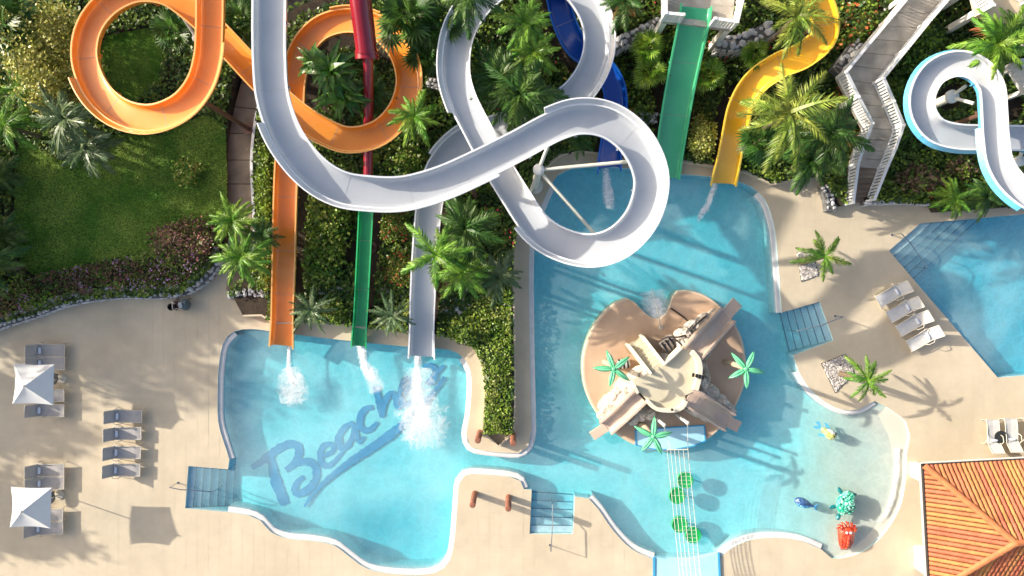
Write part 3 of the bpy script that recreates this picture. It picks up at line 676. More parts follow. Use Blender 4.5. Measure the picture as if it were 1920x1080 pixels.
def flume(label, cpts, width, depth, m, rim, mout=None, splash=(), group=None, flare=1.1, name='water_slide', joint=2.6, supports=(), solve=True, rimw=.075, flatten=.22):
    W = [P(*q) for q in cpts]
    pts, par = crom(W); n = len(pts); fr = frames(pts)
    for p in pts[::3]:
        if p.z - T(p) < 1.9: CORR.append((p.x, p.y, width / 2 + .22))
    lens = [0.0]
    for i in range(1, n): lens.append(lens[-1] + (pts[i] - pts[i - 1]).length)
    wf = [1 + (flare - 1) * sm((i - (n - 9)) / 8) for i in range(n)]
    root = empty(name, (pts[-1].x, pts[-1].y, 0), 0, label, 'water slide', group); o0 = root.location
    L = [p - o0 for p in pts]
    hw = width / 2; r = min(flatten, depth * .8)
    inner = [(-hw, depth)]
    for k in range(6):
        a = math.pi + (math.pi / 2) * k / 5
        inner.append((-hw + r + r * math.cos(a) * 1.0, r + r * math.sin(a)))
    inner += [(-hw * .3, -.006), (0, -.012), (hw * .3, -.006)]
    for k in range(6):
        a = 1.5 * math.pi + (math.pi / 2) * k / 5
        inner.append((hw - r + r * math.cos(a), r + r * math.sin(a)))
    inner.append((hw, depth))
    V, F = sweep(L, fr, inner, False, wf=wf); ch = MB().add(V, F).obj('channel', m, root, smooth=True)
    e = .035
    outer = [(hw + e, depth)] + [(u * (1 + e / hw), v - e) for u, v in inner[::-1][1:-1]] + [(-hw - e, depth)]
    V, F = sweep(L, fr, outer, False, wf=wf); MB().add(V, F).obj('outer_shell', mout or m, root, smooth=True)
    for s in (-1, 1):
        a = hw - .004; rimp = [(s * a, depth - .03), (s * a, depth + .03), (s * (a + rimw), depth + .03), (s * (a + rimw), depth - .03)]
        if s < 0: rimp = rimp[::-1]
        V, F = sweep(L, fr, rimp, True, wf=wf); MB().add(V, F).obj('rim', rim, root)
    for (c0, c1, s, fl, rise) in splash:
        ids = [i for i in range(n) if c0 <= par[i] <= c1]
        if len(ids) < 3: continue
        i0, i1 = ids[0], ids[-1] + 1
        a = hw + rimw * .6
        pr = [(s * a, depth + .01), (s * (a + fl), depth + rise), (s * (a + fl + .03), depth + rise), (s * (a + fl + .05), depth + rise - .06), (s * (a + .03), depth - .06)]
        if rise < 0: pr = [(s * a, depth + .01), (s * (a + fl), depth + rise), (s * (a + fl - .02), depth + rise - .02), (s * (a - .03), depth - .03)]
        if s < 0: pr = pr[::-1]
        V, F = sweep(L, fr, pr, True, i0, i1); sw = MB().add(V, F).obj('splash_wall', mout or m, root)
        if rise < 0: continue
        pr = [(s * (a + fl - .01), depth + rise), (s * (a + fl + .005), depth + rise + .035), (s * (a + fl + .055), depth + rise + .03), (s * (a + fl + .06), depth + rise - .02)]
        if s < 0: pr = pr[::-1]
        V, F = sweep(L, fr, pr, True, i0, i1); MB().add(V, F).obj('splash_rim', rim, sw)
    # bolted joints between the moulded lengths
    nxt = joint
    for i in range(2, n - 12):
        if lens[i] >= nxt:
            nxt += joint
            pr = [(u * (1 + .10 / hw), v - .09) for u, v in inner[1:-1]]
            pr = [(-hw - .10, depth - .02)] + pr + [(hw + .10, depth - .02)]
            bk = [(hw + .02, depth - .02)] + [(u * (1 + .02 / hw), v - .02) for u, v in inner[::-1][1:-1]] + [(-hw - .02, depth - .02)]
            V = []
            for s2 in (-.03, .03): V += [L[i] + fr[i][0] * s2 + fr[i][1] * u + fr[i][2] * v for u, v in pr + bk]
            mm = len(pr) * 2; h_ = len(pr)
            F = []
            for j in range(h_ - 1):
                a, b = j, j + 1; cI, d = mm - 1 - j, mm - 2 - j
                F += [(a, b, d, cI), (a + mm, cI + mm, d + mm, b + mm), (a, a + mm, b + mm, b)]
            MB().add(V, F).obj('joint_flange', mout or m, root)
            V = []; ii = inner[1:-1]
            for s2 in (-.009, .009): V += [L[i] + fr[i][0] * s2 + fr[i][1] * u * .995 + fr[i][2] * (v + .004) for u, v in ii]
            MB().add(V, [(j, j + 1, j + 1 + len(ii), j + len(ii)) for j in range(len(ii) - 1)]).obj('joint_seam', M['seamw'] if m is M['white'] else M['seam'], root)
    for sp in supports:   # (control parameter, side offset m, ground z)
        c0, off, zb = sp[:3]; i = min(range(n), key=lambda k: abs(par[k] - c0))
        p = L[i]; foot = p + fr[i][1] * off; zb = T(foot + o0) if zb is None else zb
        top = Vector((foot.x, foot.y, p.z - (.25 if off == 0 else -.1)))
        pr_ = sp[3] if len(sp) > 3 else .12; mb = MB(); mb.tube([(foot.x, foot.y, zb - .3), top], pr_, 12)
        mb.lathe((foot.x, foot.y, zb), [(.34, -.02), (.34, .05), (.2, .06)], 14)
        post = mb.obj('support_post', M['postbrown'], root, smooth=True)
        MB().lathe(top, [(.16, 0), (.2, .02), (.2, .08), (.1, .12)], 14).obj('post_cap', M['postbrown'], post)
        if off:
            for dj in (-5, 5):
                k = max(0, min(n - 1, i + dj)); MB().tube([top - Vector((0, 0, .15)), L[k] + Vector((0, 0, -.12))], .075, 8).obj('support_arm', M['steel'], post)
        else:
            MB().bar(L[i] - fr[i][1] * hw * .9 - Vector((0, 0, .14)), L[i] + fr[i][1] * hw * .9 - Vector((0, 0, .14)), .12, .14).obj('support_arm', M['postbrown'], post)
    return root, L, fr, par

# the big white slide
wc = [(512, -90), (511, 0), (511, 110), (518, 190), (545, 262), (590, 320), (640, 352), (695, 362), (760, 362), (830, 343), (900, 312), (970, 277), (1040, 240), (1090, 227), (1140, 236), (1182, 268), (1208, 315), (1212, 360), (1194, 412), (1155, 452), (1105, 467), (1050, 455), (1005, 425), (968, 372), (930, 310), (895, 245), (868, 190), (856, 140), (860, 85), (878, 40), (910, 0), (960, -35), (1015, -42), (1070, -22), (1108, 30), (1118, 85), (1106, 135), (1076, 178), (1035, 205), (985, 225), (930, 243), (880, 262), (843, 292), (820, 330), (808, 380), (801, 440), (796, 520), (793, 600), (792, 668)]
def heights(c_, h0, h1, end=1.35):
    L = [0.0]
    for i in range(1, len(c_)): L.append(L[-1] + math.dist(c_[i], c_[i - 1]))
    out = []
    for p, l in zip(c_, L):
        f = l / L[-1]; rem = L[-1] - l
        out.append((p[0], p[1], h1 + (end - h1) * sm(rem / 170) + (h0 - end) * (1 - f) ** 1.0))
    return out
WS = heights(wc, 10.6, .12); 
root, L, fr, par = flume('long white water slide looping over the gardens and down into the left pool', WS, 1.22, .40, M['white'], M['whiterim'], splash=[(3.4, 10.3, 1, .14, .22), (11.8, 22.4, -1, .16, .22), (25.6, 37.2, -1, .18, .20), (40.5, 42.5, 1, .12, .2)],
      supports=[(6.4, 0, None), (9.6, 0, None), (31, 0, None), (36, 0, None), (43.2, 0, None)])
# post with a fan of arms inside the loop over the pool
def hub(root, hx, hy, hz, ends, zb, r=.20, m=None):
    m = m or M['steel']; t = P(hx, hy, hz) - root.location
    mb = MB(); mb.tube([(t.x, t.y, zb - .2), (t.x, t.y, hz - .1)], r * .9, 14); mb.lathe((t.x, t.y, zb), [(r * 2.2, 0), (r * 2.2, .06), (r, .09)], 16)
    post = mb.obj('support_post', m, root, smooth=True)
    MB().lathe((t.x, t.y, hz - .12), [(r * .9, 0), (r * 1.35, .05), (r * 1.35, .18), (r * .9, .24), (.03, .27)], 18).obj('post_cap', M['whitepaint'], post, smooth=True)
    for (ex, ey, ez) in ends:
        e = P(ex, ey, ez) - root.location
        MB().tube([(t.x, t.y, hz - .1), e], .085, 10).obj('support_arm', m, post, smooth=True)
hub(root, 1010, 318, 5.6, [(1180, 303, 6.0), (1118, 442, 5.3), (988, 378, 4.7), (1032, 262, 6.6)], T(P(1010, 318)) )

# orange slide
oc = [(402, -70), (401, 0), (400, 60), (396, 115), (380, 165), (345, 205), (290, 225), (235, 213), (192, 175), (169, 118), (176, 60), (210, 14), (262, -12), (318, -8), (365, 22), (408, 62), (450, 106), (500, 160), (550, 208), (600, 242), (655, 264), (712, 252), (752, 212), (768, 155), (752, 98), (712, 58), (658, 44), (605, 58), (570, 98), (556, 150), (552, 205), (546, 262), (541, 330), (538, 420), (536, 520), (534, 600), (532, 648)]
OS = heights(oc, 7.4, .12)
root, L, fr, par = flume('long orange water slide with two round loops ending at the left pool', OS, 1.10, .42, M['orange'], M['orangerim'], splash=[(2.4, 8.6, -1, .16, .22), (18.5, 26.5, 1, .07, .12)], supports=[(4.5, 0, None), (15.5, 0, None), (20, 0, None), (24.5, 0, None), (31, 0, None)])
hub(root, 368, 72, 4.6, [(392, 80, 6.3), (330, 12, 4.7)], .5, .14)
# enclosed red slide feeding the narrow green flume
rt = [P(672, -60, 7.4), P(676, 0, 6.9), P(682, 50, 6.3), P(688, 106, 5.7)]
rr = empty('tube_slide', (rt[-1].x, rt[-1].y, 0), 0, 'glossy red tube slide running between the orange loop and the white slide', 'tube slide')
L = [p - rr.location for p in crom(rt, .3)[0]]
MB().tube(L, .50, 20).obj('tube_shell', M['red'], rr, smooth=True)
for i in range(3, len(L) - 1, 7):
    t = (L[i + 1] - L[i]).normalized(); MB().tube([L[i] - t * .04, L[i] + t * .04], .555, 20).obj('joint_ring', M['red'], rr, smooth=True)
MB().tube([L[-1] + Vector((0, .1, 0)), L[-1] + Vector((0, -.12, -.05))], .56, 20).obj('end_ring', M['red'], rr, smooth=True)
lo = [P(690, 104, 5.3), P(691, 160, 4.4), P(691, 240, 3.5), P(690, 330, 2.7), P(688, 372, 2.3)]
MB().tube([p - rr.location for p in crom(lo, .3)[0]], .25, 14).obj('lower_tube', M['red'], rr, smooth=True)
for q in lo[1:4]:
    f = q - rr.location; MB().tube([(f.x, f.y, .2), (f.x, f.y, f.z - .2)], .1, 10).obj('support_post', M['steel'], rr)
gc = [(689, 352, 2.5), (688, 400, 2.2), (685, 460, 1.85), (682, 520, 1.45), (679, 580, .85), (676, 625, .3), (675, 649, .08)]
flume('narrow dark green water slide between the orange slide and the white slide', gc, .66, .30, M['green'], M['greenrim'], flare=1.12, rimw=.06, flatten=.14, supports=[(2, 0, None), (4, 0, None)])
# blue slide
bc = [(1032, -60, 3.7), (1044, -5, 3.45), (1056, 45, 3.15), (1080, 92, 2.7), (1122, 125, 2.35), (1148, 165, 2.1), (1152, 215, 1.75), (1146, 262, 1.3), (1141, 296, .55), (1140, 314, .06)]
flume('dark blue water slide passing under the white loop into the main pool', bc, 1.08, .42, M['blue'], M['bluerim'], supports=[(1, 0, None), (5, 0, None)])
# wide pale green slide
gw = [(1303, 14, 5.0), (1301, 32, 5.0), (1298, 46, 4.85), (1288, 92, 4.1), (1277, 145, 3.2), (1267, 200, 2.3), (1258, 255, 1.4), (1252, 295, .7), (1247, 334, .08)]
root, L, fr, par = flume('wide pale green straight slide dropping from the white railed platform', gw, 1.36, .26, M['green2'], M['green2rim'], flare=1.0, rimw=.09, flatten=.12, supports=[(3.5, 0, None), (5.5, 0, None)])
# yellow slide
yc = [(1508, -50, 5.2), (1527, 0, 4.8), (1540, 38, 4.5), (1536, 76, 4.1), (1500, 108, 3.8), (1455, 128, 3.4), (1412, 158, 2.9), (1385, 202, 2.5), (1372, 255, 1.7), (1360, 310, .65), (1353, 344, .06)]
flume('bright yellow curving water slide behind the big coconut palm', yc, 1.18, .40, M['yellow'], M['yellowrim'], supports=[(2, 0, None), (6, 0, None)])
# white and light blue slide on the right
rc = [(1990, 395), (1930, 376), (1888, 346), (1864, 308), (1856, 262), (1853, 210), (1848, 166), (1824, 135), (1785, 124), (1744, 140), (1722, 176), (1722, 214), (1744, 246), (1784, 259), (1835, 261), (1890, 262), (1960, 263), (2050, 264)]
root, L, fr, par = flume('white water slide with light blue underside curling over the right garden', heights(rc, 6.4, 4.0, 4.0), 1.10, .40, M['white'], M['whiterim'], M['ltblue'], splash=[(1.2, 4.4, -1, .17, -.26), (7.5, 14.2, 1, .15, -.26)], supports=[(5, 0, None)])
hub(root, 1785, 181, 4.4, [(1812, 160, 5.0), (1826, 194, 5.2)], T(P(1765, 190)), .24)
hub(root, 1912, 302, 3.2, [(1925, 262, 3.9)], T(P(1905, 300)), .2)

# ------------------------------------------------------------------ path, ramp, platforms
def quadstrip(Lp, Rp, z, name, mt, parent, thick=.12, gap=.02, tone=None):
    """Lp, Rp: matched 3-D points; each pair of neighbours bounds one slab"""
    for i in range(len(Lp) - 1):
        a, b, c_, d = Lp[i], Rp[i], Rp[i + 1], Lp[i + 1]; g = gap / max(.1, (Lp[i + 1] - Lp[i]).length)
        a2 = a.lerp(d, g); b2 = b.lerp(c_, g); d2 = a.lerp(d, 1 - g); c2 = b.lerp(c_, 1 - g)
        V = [a2, b2, c2, d2]; V = V + [v - Vector((0, 0, thick)) for v in V]
        o = parent.location
        MB().add([v - o for v in V], [(0, 1, 2, 3), (7, 6, 5, 4), (0, 4, 5, 1), (1, 5, 6, 2), (2, 6, 7, 3), (3, 7, 4, 0)]).obj(name, mt, parent)
pl = [(424, 545), (428, 500), (434, 450), (426, 400), (423, 345), (424, 300), (430, 250), (440, 200), (452, 155), (470, 100), (496, 45), (535, -8), (600, -45), (700, -70)]
pr = [(468, 545), (474, 500), (479, 450), (478, 400), (475, 345), (474, 300), (478, 250), (486, 205), (500, 165), (518, 115), (545, 62), (585, 34), (650, 8), (740, -25)]
hz = [.02, .03, .06, .12, .2, .28, .35, .45, .55, .7, .9, 1.1, 1.3, 1.5]
pth = empty('garden_path', P(450, 400), 0); tag(pth, kind='structure')
Lp = [P(x, y, h) for (x, y), h in zip(pl, hz)]; Rp = [P(x, y, h) for (x, y), h in zip(pr, hz)]
quadstrip(Lp, Rp, 0, 'path_slab', M['path'], pth, .5, .02)
KB_ = 1
kp = [P(x + 2, y, h) for (x, y), h in zip(smooth_poly(pr, False, 12), np.interp(np.linspace(0, 1, len(smooth_poly(pr, False, 12))), np.linspace(0, 1, 14), hz))]
strip(kp, .16, .0, 0, 'x', M['whitepaint'])
bpy.data.objects.remove(bpy.data.objects['x'])
mb = MB()
for a, b in zip(kp[:-1], kp[1:]): mb.bar(a + Vector((0, 0, .12)), b + Vector((0, 0, .12)), .15, .5)
wk = mb.obj('white_kerb', M['whitepaint'], pth)
for p_ in kp: CORR.append((p_.x, p_.y, .26))
wk.location = -pth.location
rail_ct = 0
picket = MB().box((0, 0, .46), (.105, .03, .78)); pk_me = mesh('picket', picket.V, picket.F, M['whitepaint'])
def railing(pts, parent, sp=.15, hgt=1.0, name='railing', post=True):
    o = parent.location; pts = [Vector(p) - o for p in pts]
    mb = MB()
    for a, b in zip(pts[:-1], pts[1:]):
        u = Vector((0, 0, hgt)); mb.bar(a + u, b + u, .14, .05); mb.bar(a + u * .9, b + u * .9, .05, .09); mb.bar(a + u * .1, b + u * .1, .05, .09)
    r = mb.obj(name, M['whitepaint'], parent)
    for a, b in zip(pts[:-1], pts[1:]):
        d = b - a; Ln = d.xy.length; k = max(1, int(Ln / sp)); ang = math.atan2(d.y, d.x)
        for j in range(1, k):
            q = a + d * (j / k); link('picket', pk_me, r, q, (0, 0, ang))
    if post:
        for p in pts: MB().box(p + Vector((0, 0, hgt * .53)), (.13, .13, hgt * 1.06)).obj('rail_post', M['whitepaint'], r)
    return r
rl = [(1745, -70, 3.9), (1692, -2, 3.5), (1650, 48, 3.2), (1608, 98, 3.0), (1569, 146, 2.8), (1592, 192, 2.5), (1617, 240, 2.2), (1602, 280, 1.7), (1592, 312, 1.15)]
rrr = [(1830, -70, 3.9), (1768, -2, 3.5), (1722, 52, 3.2), (1680, 104, 3.0), (1637, 157, 2.8), (1656, 200, 2.5), (1674, 243, 2.2), (1660, 284, 1.7), (1646, 316, 1.15)]
ramp = empty('stair_ramp', P(1620, 385), 0, 'grey zigzag walkway with white picket railings climbing between the gardens', 'walkway')
A = [P(*p) for p in rl]; B = [P(*p) for p in rrr]
A2 = []; B2 = []
for i in range(len(A) - 1):
    k = 2
    for j in range(k): A2.append(A[i].lerp(A[i + 1], j / k)); B2.append(B[i].lerp(B[i + 1], j / k))
A2.append(A[-1]); B2.append(B[-1])
quadstrip(A2, B2, 0, 'deck_slab', M['boards'], ramp, .2, .012)
n = 7
for i in range(n):
    z = 1.02 - i * .155; t = i / n; t1 = (i + 1) / n
    a, b = P(1592 - 9 * t, 312 + 72 * t, z), P(1646 - 24 * t, 316 + 62 * t, z); a1, b1 = P(1592 - 9 * t1, 312 + 72 * t1, z), P(1646 - 24 * t1, 316 + 62 * t1, z)
    quadstrip([a, a1], [b, b1], 0, 'stair_tread', M['path'], ramp, z + .03, .008)
railing(A + [P(1583, 384, .1)], ramp); railing(B + [P(1622, 378, .1)], ramp)
for p in (A[1], A[3], A[5], B[1], B[3], B[5]):
    q = p - ramp.location; MB().box((q.x, q.y, q.z / 2), (.25, .25, q.z - .2)).obj('ramp_pier', M['wall'], ramp)
# platform at the head of the pale green slide
plat = empty('slide_platform', P(1300, 0, 0), 0, 'grey slide platform with white railings at the top of the pale green slide', 'platform')
def slabs(c4, nx_, ny_, z, name, mt, parent, th=.25):
    a, b, c_, d = [P(x, y, z) for x, y in c4]
    for i in range(nx_):
        for j in range(ny_):
            f = lambda u, v: a.lerp(b, u).lerp(d.lerp(c_, u), v)
            q = [f(i / nx_, j / ny_), f((i + 1) / nx_, j / ny_), f((i + 1) / nx_, (j + 1) / ny_), f(i / nx_, (j + 1) / ny_)]
            m_ = sum(q, Vector()) / 4; q = [m_ + (v - m_) * .993 for v in q]
            V = [v - parent.location for v in q] + [v - parent.location - Vector((0, 0, th)) for v in q]
            MB().add(V, [(3, 2, 1, 0), (4, 5, 6, 7), (0, 1, 5, 4), (1, 2, 6, 5), (2, 3, 7, 6), (3, 0, 4, 7)]).obj(name, mt, parent)
slabs([(1240, -75), (1385, -75), (1372, 56), (1242, 40)], 3, 3, 4.95, 'platform_slab', M['boards'], plat)
railing([P(1240, -70, 4.95), P(1240, 40, 4.95), P(1272, 43, 4.95)], plat, .13)
railing([P(1330, 50, 4.95), P(1370, 56, 4.95), P(1382, 5, 4.95), P(1410, -40, 4.95)], plat, .13)
for q in ((1246, 36), (1366, 50), (1250, -60), (1376, -60)):
    p = P(q[0], q[1], 4.8) - plat.location; MB().box((p.x, p.y, 2.4), (.3, .3, 4.7)).obj('platform_pier', M['wall'], plat)
# terrace in the top right corner
ter = empty('upper_terrace', P(1860, 20, 0), 0, 'pale paved terrace with white slatted railing in the top right corner', 'terrace')
slabs([(1812, -60), (2010, -60), (2000, 80), (1834, 28)], 6, 4, 4.6, 'terrace_slab', M['deck'], ter, .3)
railing([P(1798, -30, 4.6), P(1836, 26, 4.6)], ter, .14); railing([P(1880, -14, 4.6), P(1915, 8, 4.6), P(1960, 32, 4.6)], ter, .16, .9)
for q in ((1815, -20), (1838, 20), (1980, 60)):
    p = P(q[0], q[1], 4.5) - ter.location; MB().box((p.x, p.y, 2.2), (.3, .3, 4.4)).obj('terrace_pier', M['wall'], ter)
# slatted landing at the right edge
lan = empty('slide_landing', P(1905, 140, 0), 0, 'small white slatted landing at the right edge below the terrace', 'landing')
slabs([(1893, 128), (1990, 108), (1990, 175), (1922, 175)], 3, 2, 4.0, 'landing_slab', M['whitepaint'], lan)
railing([P(1990, 106, 4.0), P(1884, 126, 4.0), P(1922, 176, 4.0)], lan, .12)
for q in ((1895, 130), (1924, 170)):
    p = P(q[0], q[1], 3.9) - lan.location; MB().box((p.x, p.y, 2.0), (.2, .2, 3.8)).obj('landing_post', M['wall'], lan)

# ------------------------------------------------------------------ rubble stone walls
stone_me = []
for k in range(8):
    r2 = random.Random(40 + k); V = []; F = []
    n = 7
    for j, (rad, z) in enumerate(((.42, -.35), (.52, .0), (.44, .32))):
        for i in range(n):
            a = 2 * math.pi * i / n; rr_ = rad * r2.uniform(.82, 1.12)
            V.append((rr_ * math.cos(a), rr_ * math.sin(a) * .86, z + r2.uniform(-.05, .05)))
    V.append((0, 0, .42)); 
    for j in range(2):
        for i in range(n): F.append((j * n + i, j * n + (i + 1) % n, (j + 1) * n + (i + 1) % n, (j + 1) * n + i))
    for i in range(n): F.append((2 * n + i, 2 * n + (i + 1) % n, 3 * n))
    stone_me.append(mesh('stone', V, F, M['stone']))
def stone_wall(pts, wd, hgt, label, size=.30, mt=None, base=None, face=True):
    pts = smooth_poly(pts, False, 10); h0 = base if base is not None else 0
    W = [P(x, y, hgt) for x, y in pts]; root = empty('stone_wall', (W[0].x, W[0].y, 0), 0, label, 'stone wall')
    mb = MB(); o = root.location
    V = []; F = []; n = len(W)
    for i in range(n):
        t = (W[min(i + 1, n - 1)] - W[max(i - 1, 0)]); t.z = 0; t.normalize(); nn = Vector((-t.y, t.x, 0)) * wd / 2; c_ = Vector((W[i].x, W[i].y, 0)) - o
        for q, z in ((c_ - nn * 1.05, -.05), (c_ - nn, hgt - .10), (c_ + nn, hgt - .10), (c_ + nn * 1.05, -.05)): V.append((q.x, q.y, z))
    for i in range(n - 1):
        for k in range(4): F.append((i * 4 + k, (i + 1) * 4 + k, (i + 1) * 4 + (k + 1) % 4, i * 4 + (k + 1) % 4))
    F += [(0, 1, 2, 3), (n * 4 - 1, n * 4 - 2, n * 4 - 3, n * 4 - 4)]
    MB().add(V, F).obj('mortar_core', M['mortar'], root)
    L_ = [0.0]
    for i in range(1, n): L_.append(L_[-1] + (W[i] - W[i - 1]).length)
    rows = max(2, int(wd / (size * .84))); k = int(L_[-1] / (size * .9)); r2 = random.Random(int(W[0].x * 100) & 1023)
    def at(s):
        j = max(0, min(n - 2, int(np.searchsorted(L_, s)) - 1)); f = (s - L_[j]) / max(1e-6, L_[j + 1] - L_[j]); t = (W[j + 1] - W[j]); t.z = 0
        return W[j].lerp(W[j + 1], f), t.normalized()
    for i in range(k):
        for j in range(rows):
            s = (i + .5 + (j % 2) * .5 + r2.uniform(-.32, .32)) * L_[-1] / k; p, t = at(min(s, L_[-1])); nn = Vector((-t.y, t.x, 0))
            q = p + nn * ((j + .5 + r2.uniform(-.2, .2)) / rows - .5) * wd * 1.02 - o; sc = size * r2.uniform(.62, 1.3)
            link('stone', r2.choice(stone_me), root, (q.x, q.y, hgt - .05 + r2.uniform(-.03, .03)), (r2.uniform(-.25, .25), r2.uniform(-.25, .25), r2.uniform(0, 6.28)), (sc, sc * r2.uniform(.75, 1.05), sc * .75))
        if face:
            for zf in np.arange(size * .4, hgt - .12, size * .85):
                s = (i + r2.uniform(.3, .7)) * L_[-1] / k; p, t = at(s); nn = Vector((-t.y, t.x, 0))
                q = p - nn * wd * .5 - o; sc = size * r2.uniform(.8, 1.15)
                link('stone', r2.choice(stone_me), root, (q.x, q.y, zf), (R(90), 0, math.atan2(t.y, t.x)), (sc, sc, sc * .6))
    return root
stone_wall([(-40, 620), (0, 603), (60, 584), (115, 564), (170, 553), (235, 547), (295, 548), (345, 540), (378, 518), (398, 492), (410, 470)], .66, .62, 'long curving white limestone wall below the flower border on the left', .30)
stone_wall([(424, 552), (445, 549), (480, 549), (515, 552)], .42, .5, 'short limestone wall at the foot of the palms left of the orange slide', .25)
stone_wall([(596, 545), (622, 545), (645, 543), (654, 530)], .5, .6, 'short pale stone wall between the orange and dark green slides', .27)
stone_wall([(706, 540), (728, 547), (768, 549)], .42, .6, 'short cream stone wall between the dark green and white slides', .27)
stone_wall([(826, 590), (850, 588), (872, 572), (882, 545)], .55, .6, 'dark curved stone wall right of the white slide exit', .32)
stone_wall([(1142, 90), (1168, 74), (1200, 60), (1236, 40)], .6, 2.9, 'grey stone wall left of the slide platform', .30)
stone_wall([(1345, 76), (1380, 78), (1415, 68), (1450, 48)], .75, 2.9, 'grey stone wall right of the slide platform', .33)
stone_wall([(1180, 214), (1205, 219), (1232, 218)], .5, 1.2, 'low stone wall between the blue slide and the pale green slide', .27)
stone_wall([(800, 152), (822, 156), (845, 168)], .5, 1.7, 'low brown stone wall by the outer side of the upper white loop', .24)
stone_wall([(1622, 380), (1660, 378), (1700, 377), (1746, 380)], .24, .55, 'thin grey stone edging between the right garden and the deck', .20)
stone_wall([(1560, 395), (1558, 372), (1548, 348)], .5, .55, 'white rubble wall at the foot of the walkway', .24)
stone_wall([(1576, 128), (1592, 105), (1612, 78)], .5, 2.6, 'mossy grey stone wall along the upper left side of the walkway', .26)

# pebble beds with palms in the deck
def pebbles(c4, label, n):
    q = [P(x, y) for x, y in c4]; a, b, c_, d = q; root = empty('pebble_bed', a, 0, label, 'pebble bed')
    MB().add([v - a + Vector((0, 0, .012)) for v in q], [(0, 1, 2, 3)][::-1]).obj('bed_base', M['mortar'], root)
    V = []; F = []; r2 = random.Random(n)
    mb = MB()
    for _ in range(n):
        u, v = r2.random() * .96 + .02, r2.random() * .96 + .02; p = a.lerp(b, u).lerp(d.lerp(c_, u), v) - a; s = r2.uniform(.035, .075)
        k = 5; ph = r2.random() * 6; b0 = len(mb.V)
        ring = [(p.x + s * math.cos(ph + 6.283 * i / k) * r2.uniform(.8, 1.1), p.y + s * math.sin(ph + 6.283 * i / k), .014) for i in range(k)]
        top = [(p.x + (x - p.x) * .6, p.y + (y - p.y) * .6, .014 + s * .8) for x, y, z in ring]
        mb.add(ring + top, [(i, (i + 1) % k, (i + 1) % k + k, i + k) for i in range(k)] + [tuple(range(k, 2 * k))])
    tag(mb.obj('pebble_fill', M['pebble'], root), kind='stuff')
    r_ = MB()
    for x, y in zip(q, q[1:] + q[:1]): r_.bar(x - a, y - a, .05, .05)
    r_.obj('bed_edging', M['darkstone'], root)
pebbles([(1494, 474), (1522, 466), (1534, 516), (1503, 528)], 'upper square pebble bed at the foot of the deck palm', 900)
pebbles([(1540, 682), (1585, 664), (1602, 700), (1566, 736)], 'lower square pebble bed at the foot of the deck palm', 1100)

# ------------------------------------------------------------------ play island
isl_px = [(1093, 690), (1098, 650), (1112, 615), (1134, 585), (1158, 566), (1176, 560), (1190, 567), (1204, 582), (1222, 596), (1237, 598), (1250, 588), (1258, 570), (1262, 556), (1272, 546), (1288, 545), (1316, 552), (1345, 570), (1372, 600), (1390, 635), (1398, 680), (1395, 720), (1382, 755), (1362, 788), (1334, 817), (1300, 836), (1260, 845), (1225, 843), (1188, 832), (1152, 810), (1122, 778), (1100, 735)]
isl = smooth_poly(isl_px, True, 10)
island = empty('island_base', P(1245, 690, 0), 0); tag(island, 'round tan concrete island with a notch at its top edge in the main pool', 'island')
iw = [P(x, y, .1).xy for x, y in isl]
vs, F = cdt_mesh([[tuple(p) for p in iw]], 0)
o = island.location
link('island_top', mesh('island_top', [(v[0] - o.x, v[1] - o.y, .10) for v in vs], F, M['isle']), island)
n = len(iw); cx, cy = 0, 0
V = []
for p in iw:
    d = Vector((p[0] - o.x, p[1] - o.y))
    V += [(d.x * .978, d.y * .978, .104), (d.x, d.y, .104), (d.x * 1.01, d.y * 1.01, .05), (d.x * 1.01, d.y * 1.01, -1.4)]
F = []
for i in range(n):
    j = (i + 1) % n
    for k in range(3): F.append((i * 4 + k, i * 4 + k + 1, j * 4 + k + 1, j * 4 + k))
link('island_edge', mesh('island_edge', V, F, M['islerim']), island)
mb = MB(); q = [P(x, y, .13) - o for x, y in ((1191, 806), (1320, 797), (1322, 826), (1300, 836), (1260, 843), (1225, 842), (1192, 834))]
mb.prism([v.xy for v in q], .106, .16); pad = mb.obj('water_play_pad', M['pad'], island)
mb = MB()
for a, b in zip(q, q[1:] + q[:1]): mb.bar(Vector((a.x, a.y, .17)), Vector((b.x, b.y, .17)), .07, .05)
mb.obj('pad_edge', M['padedge'], pad)

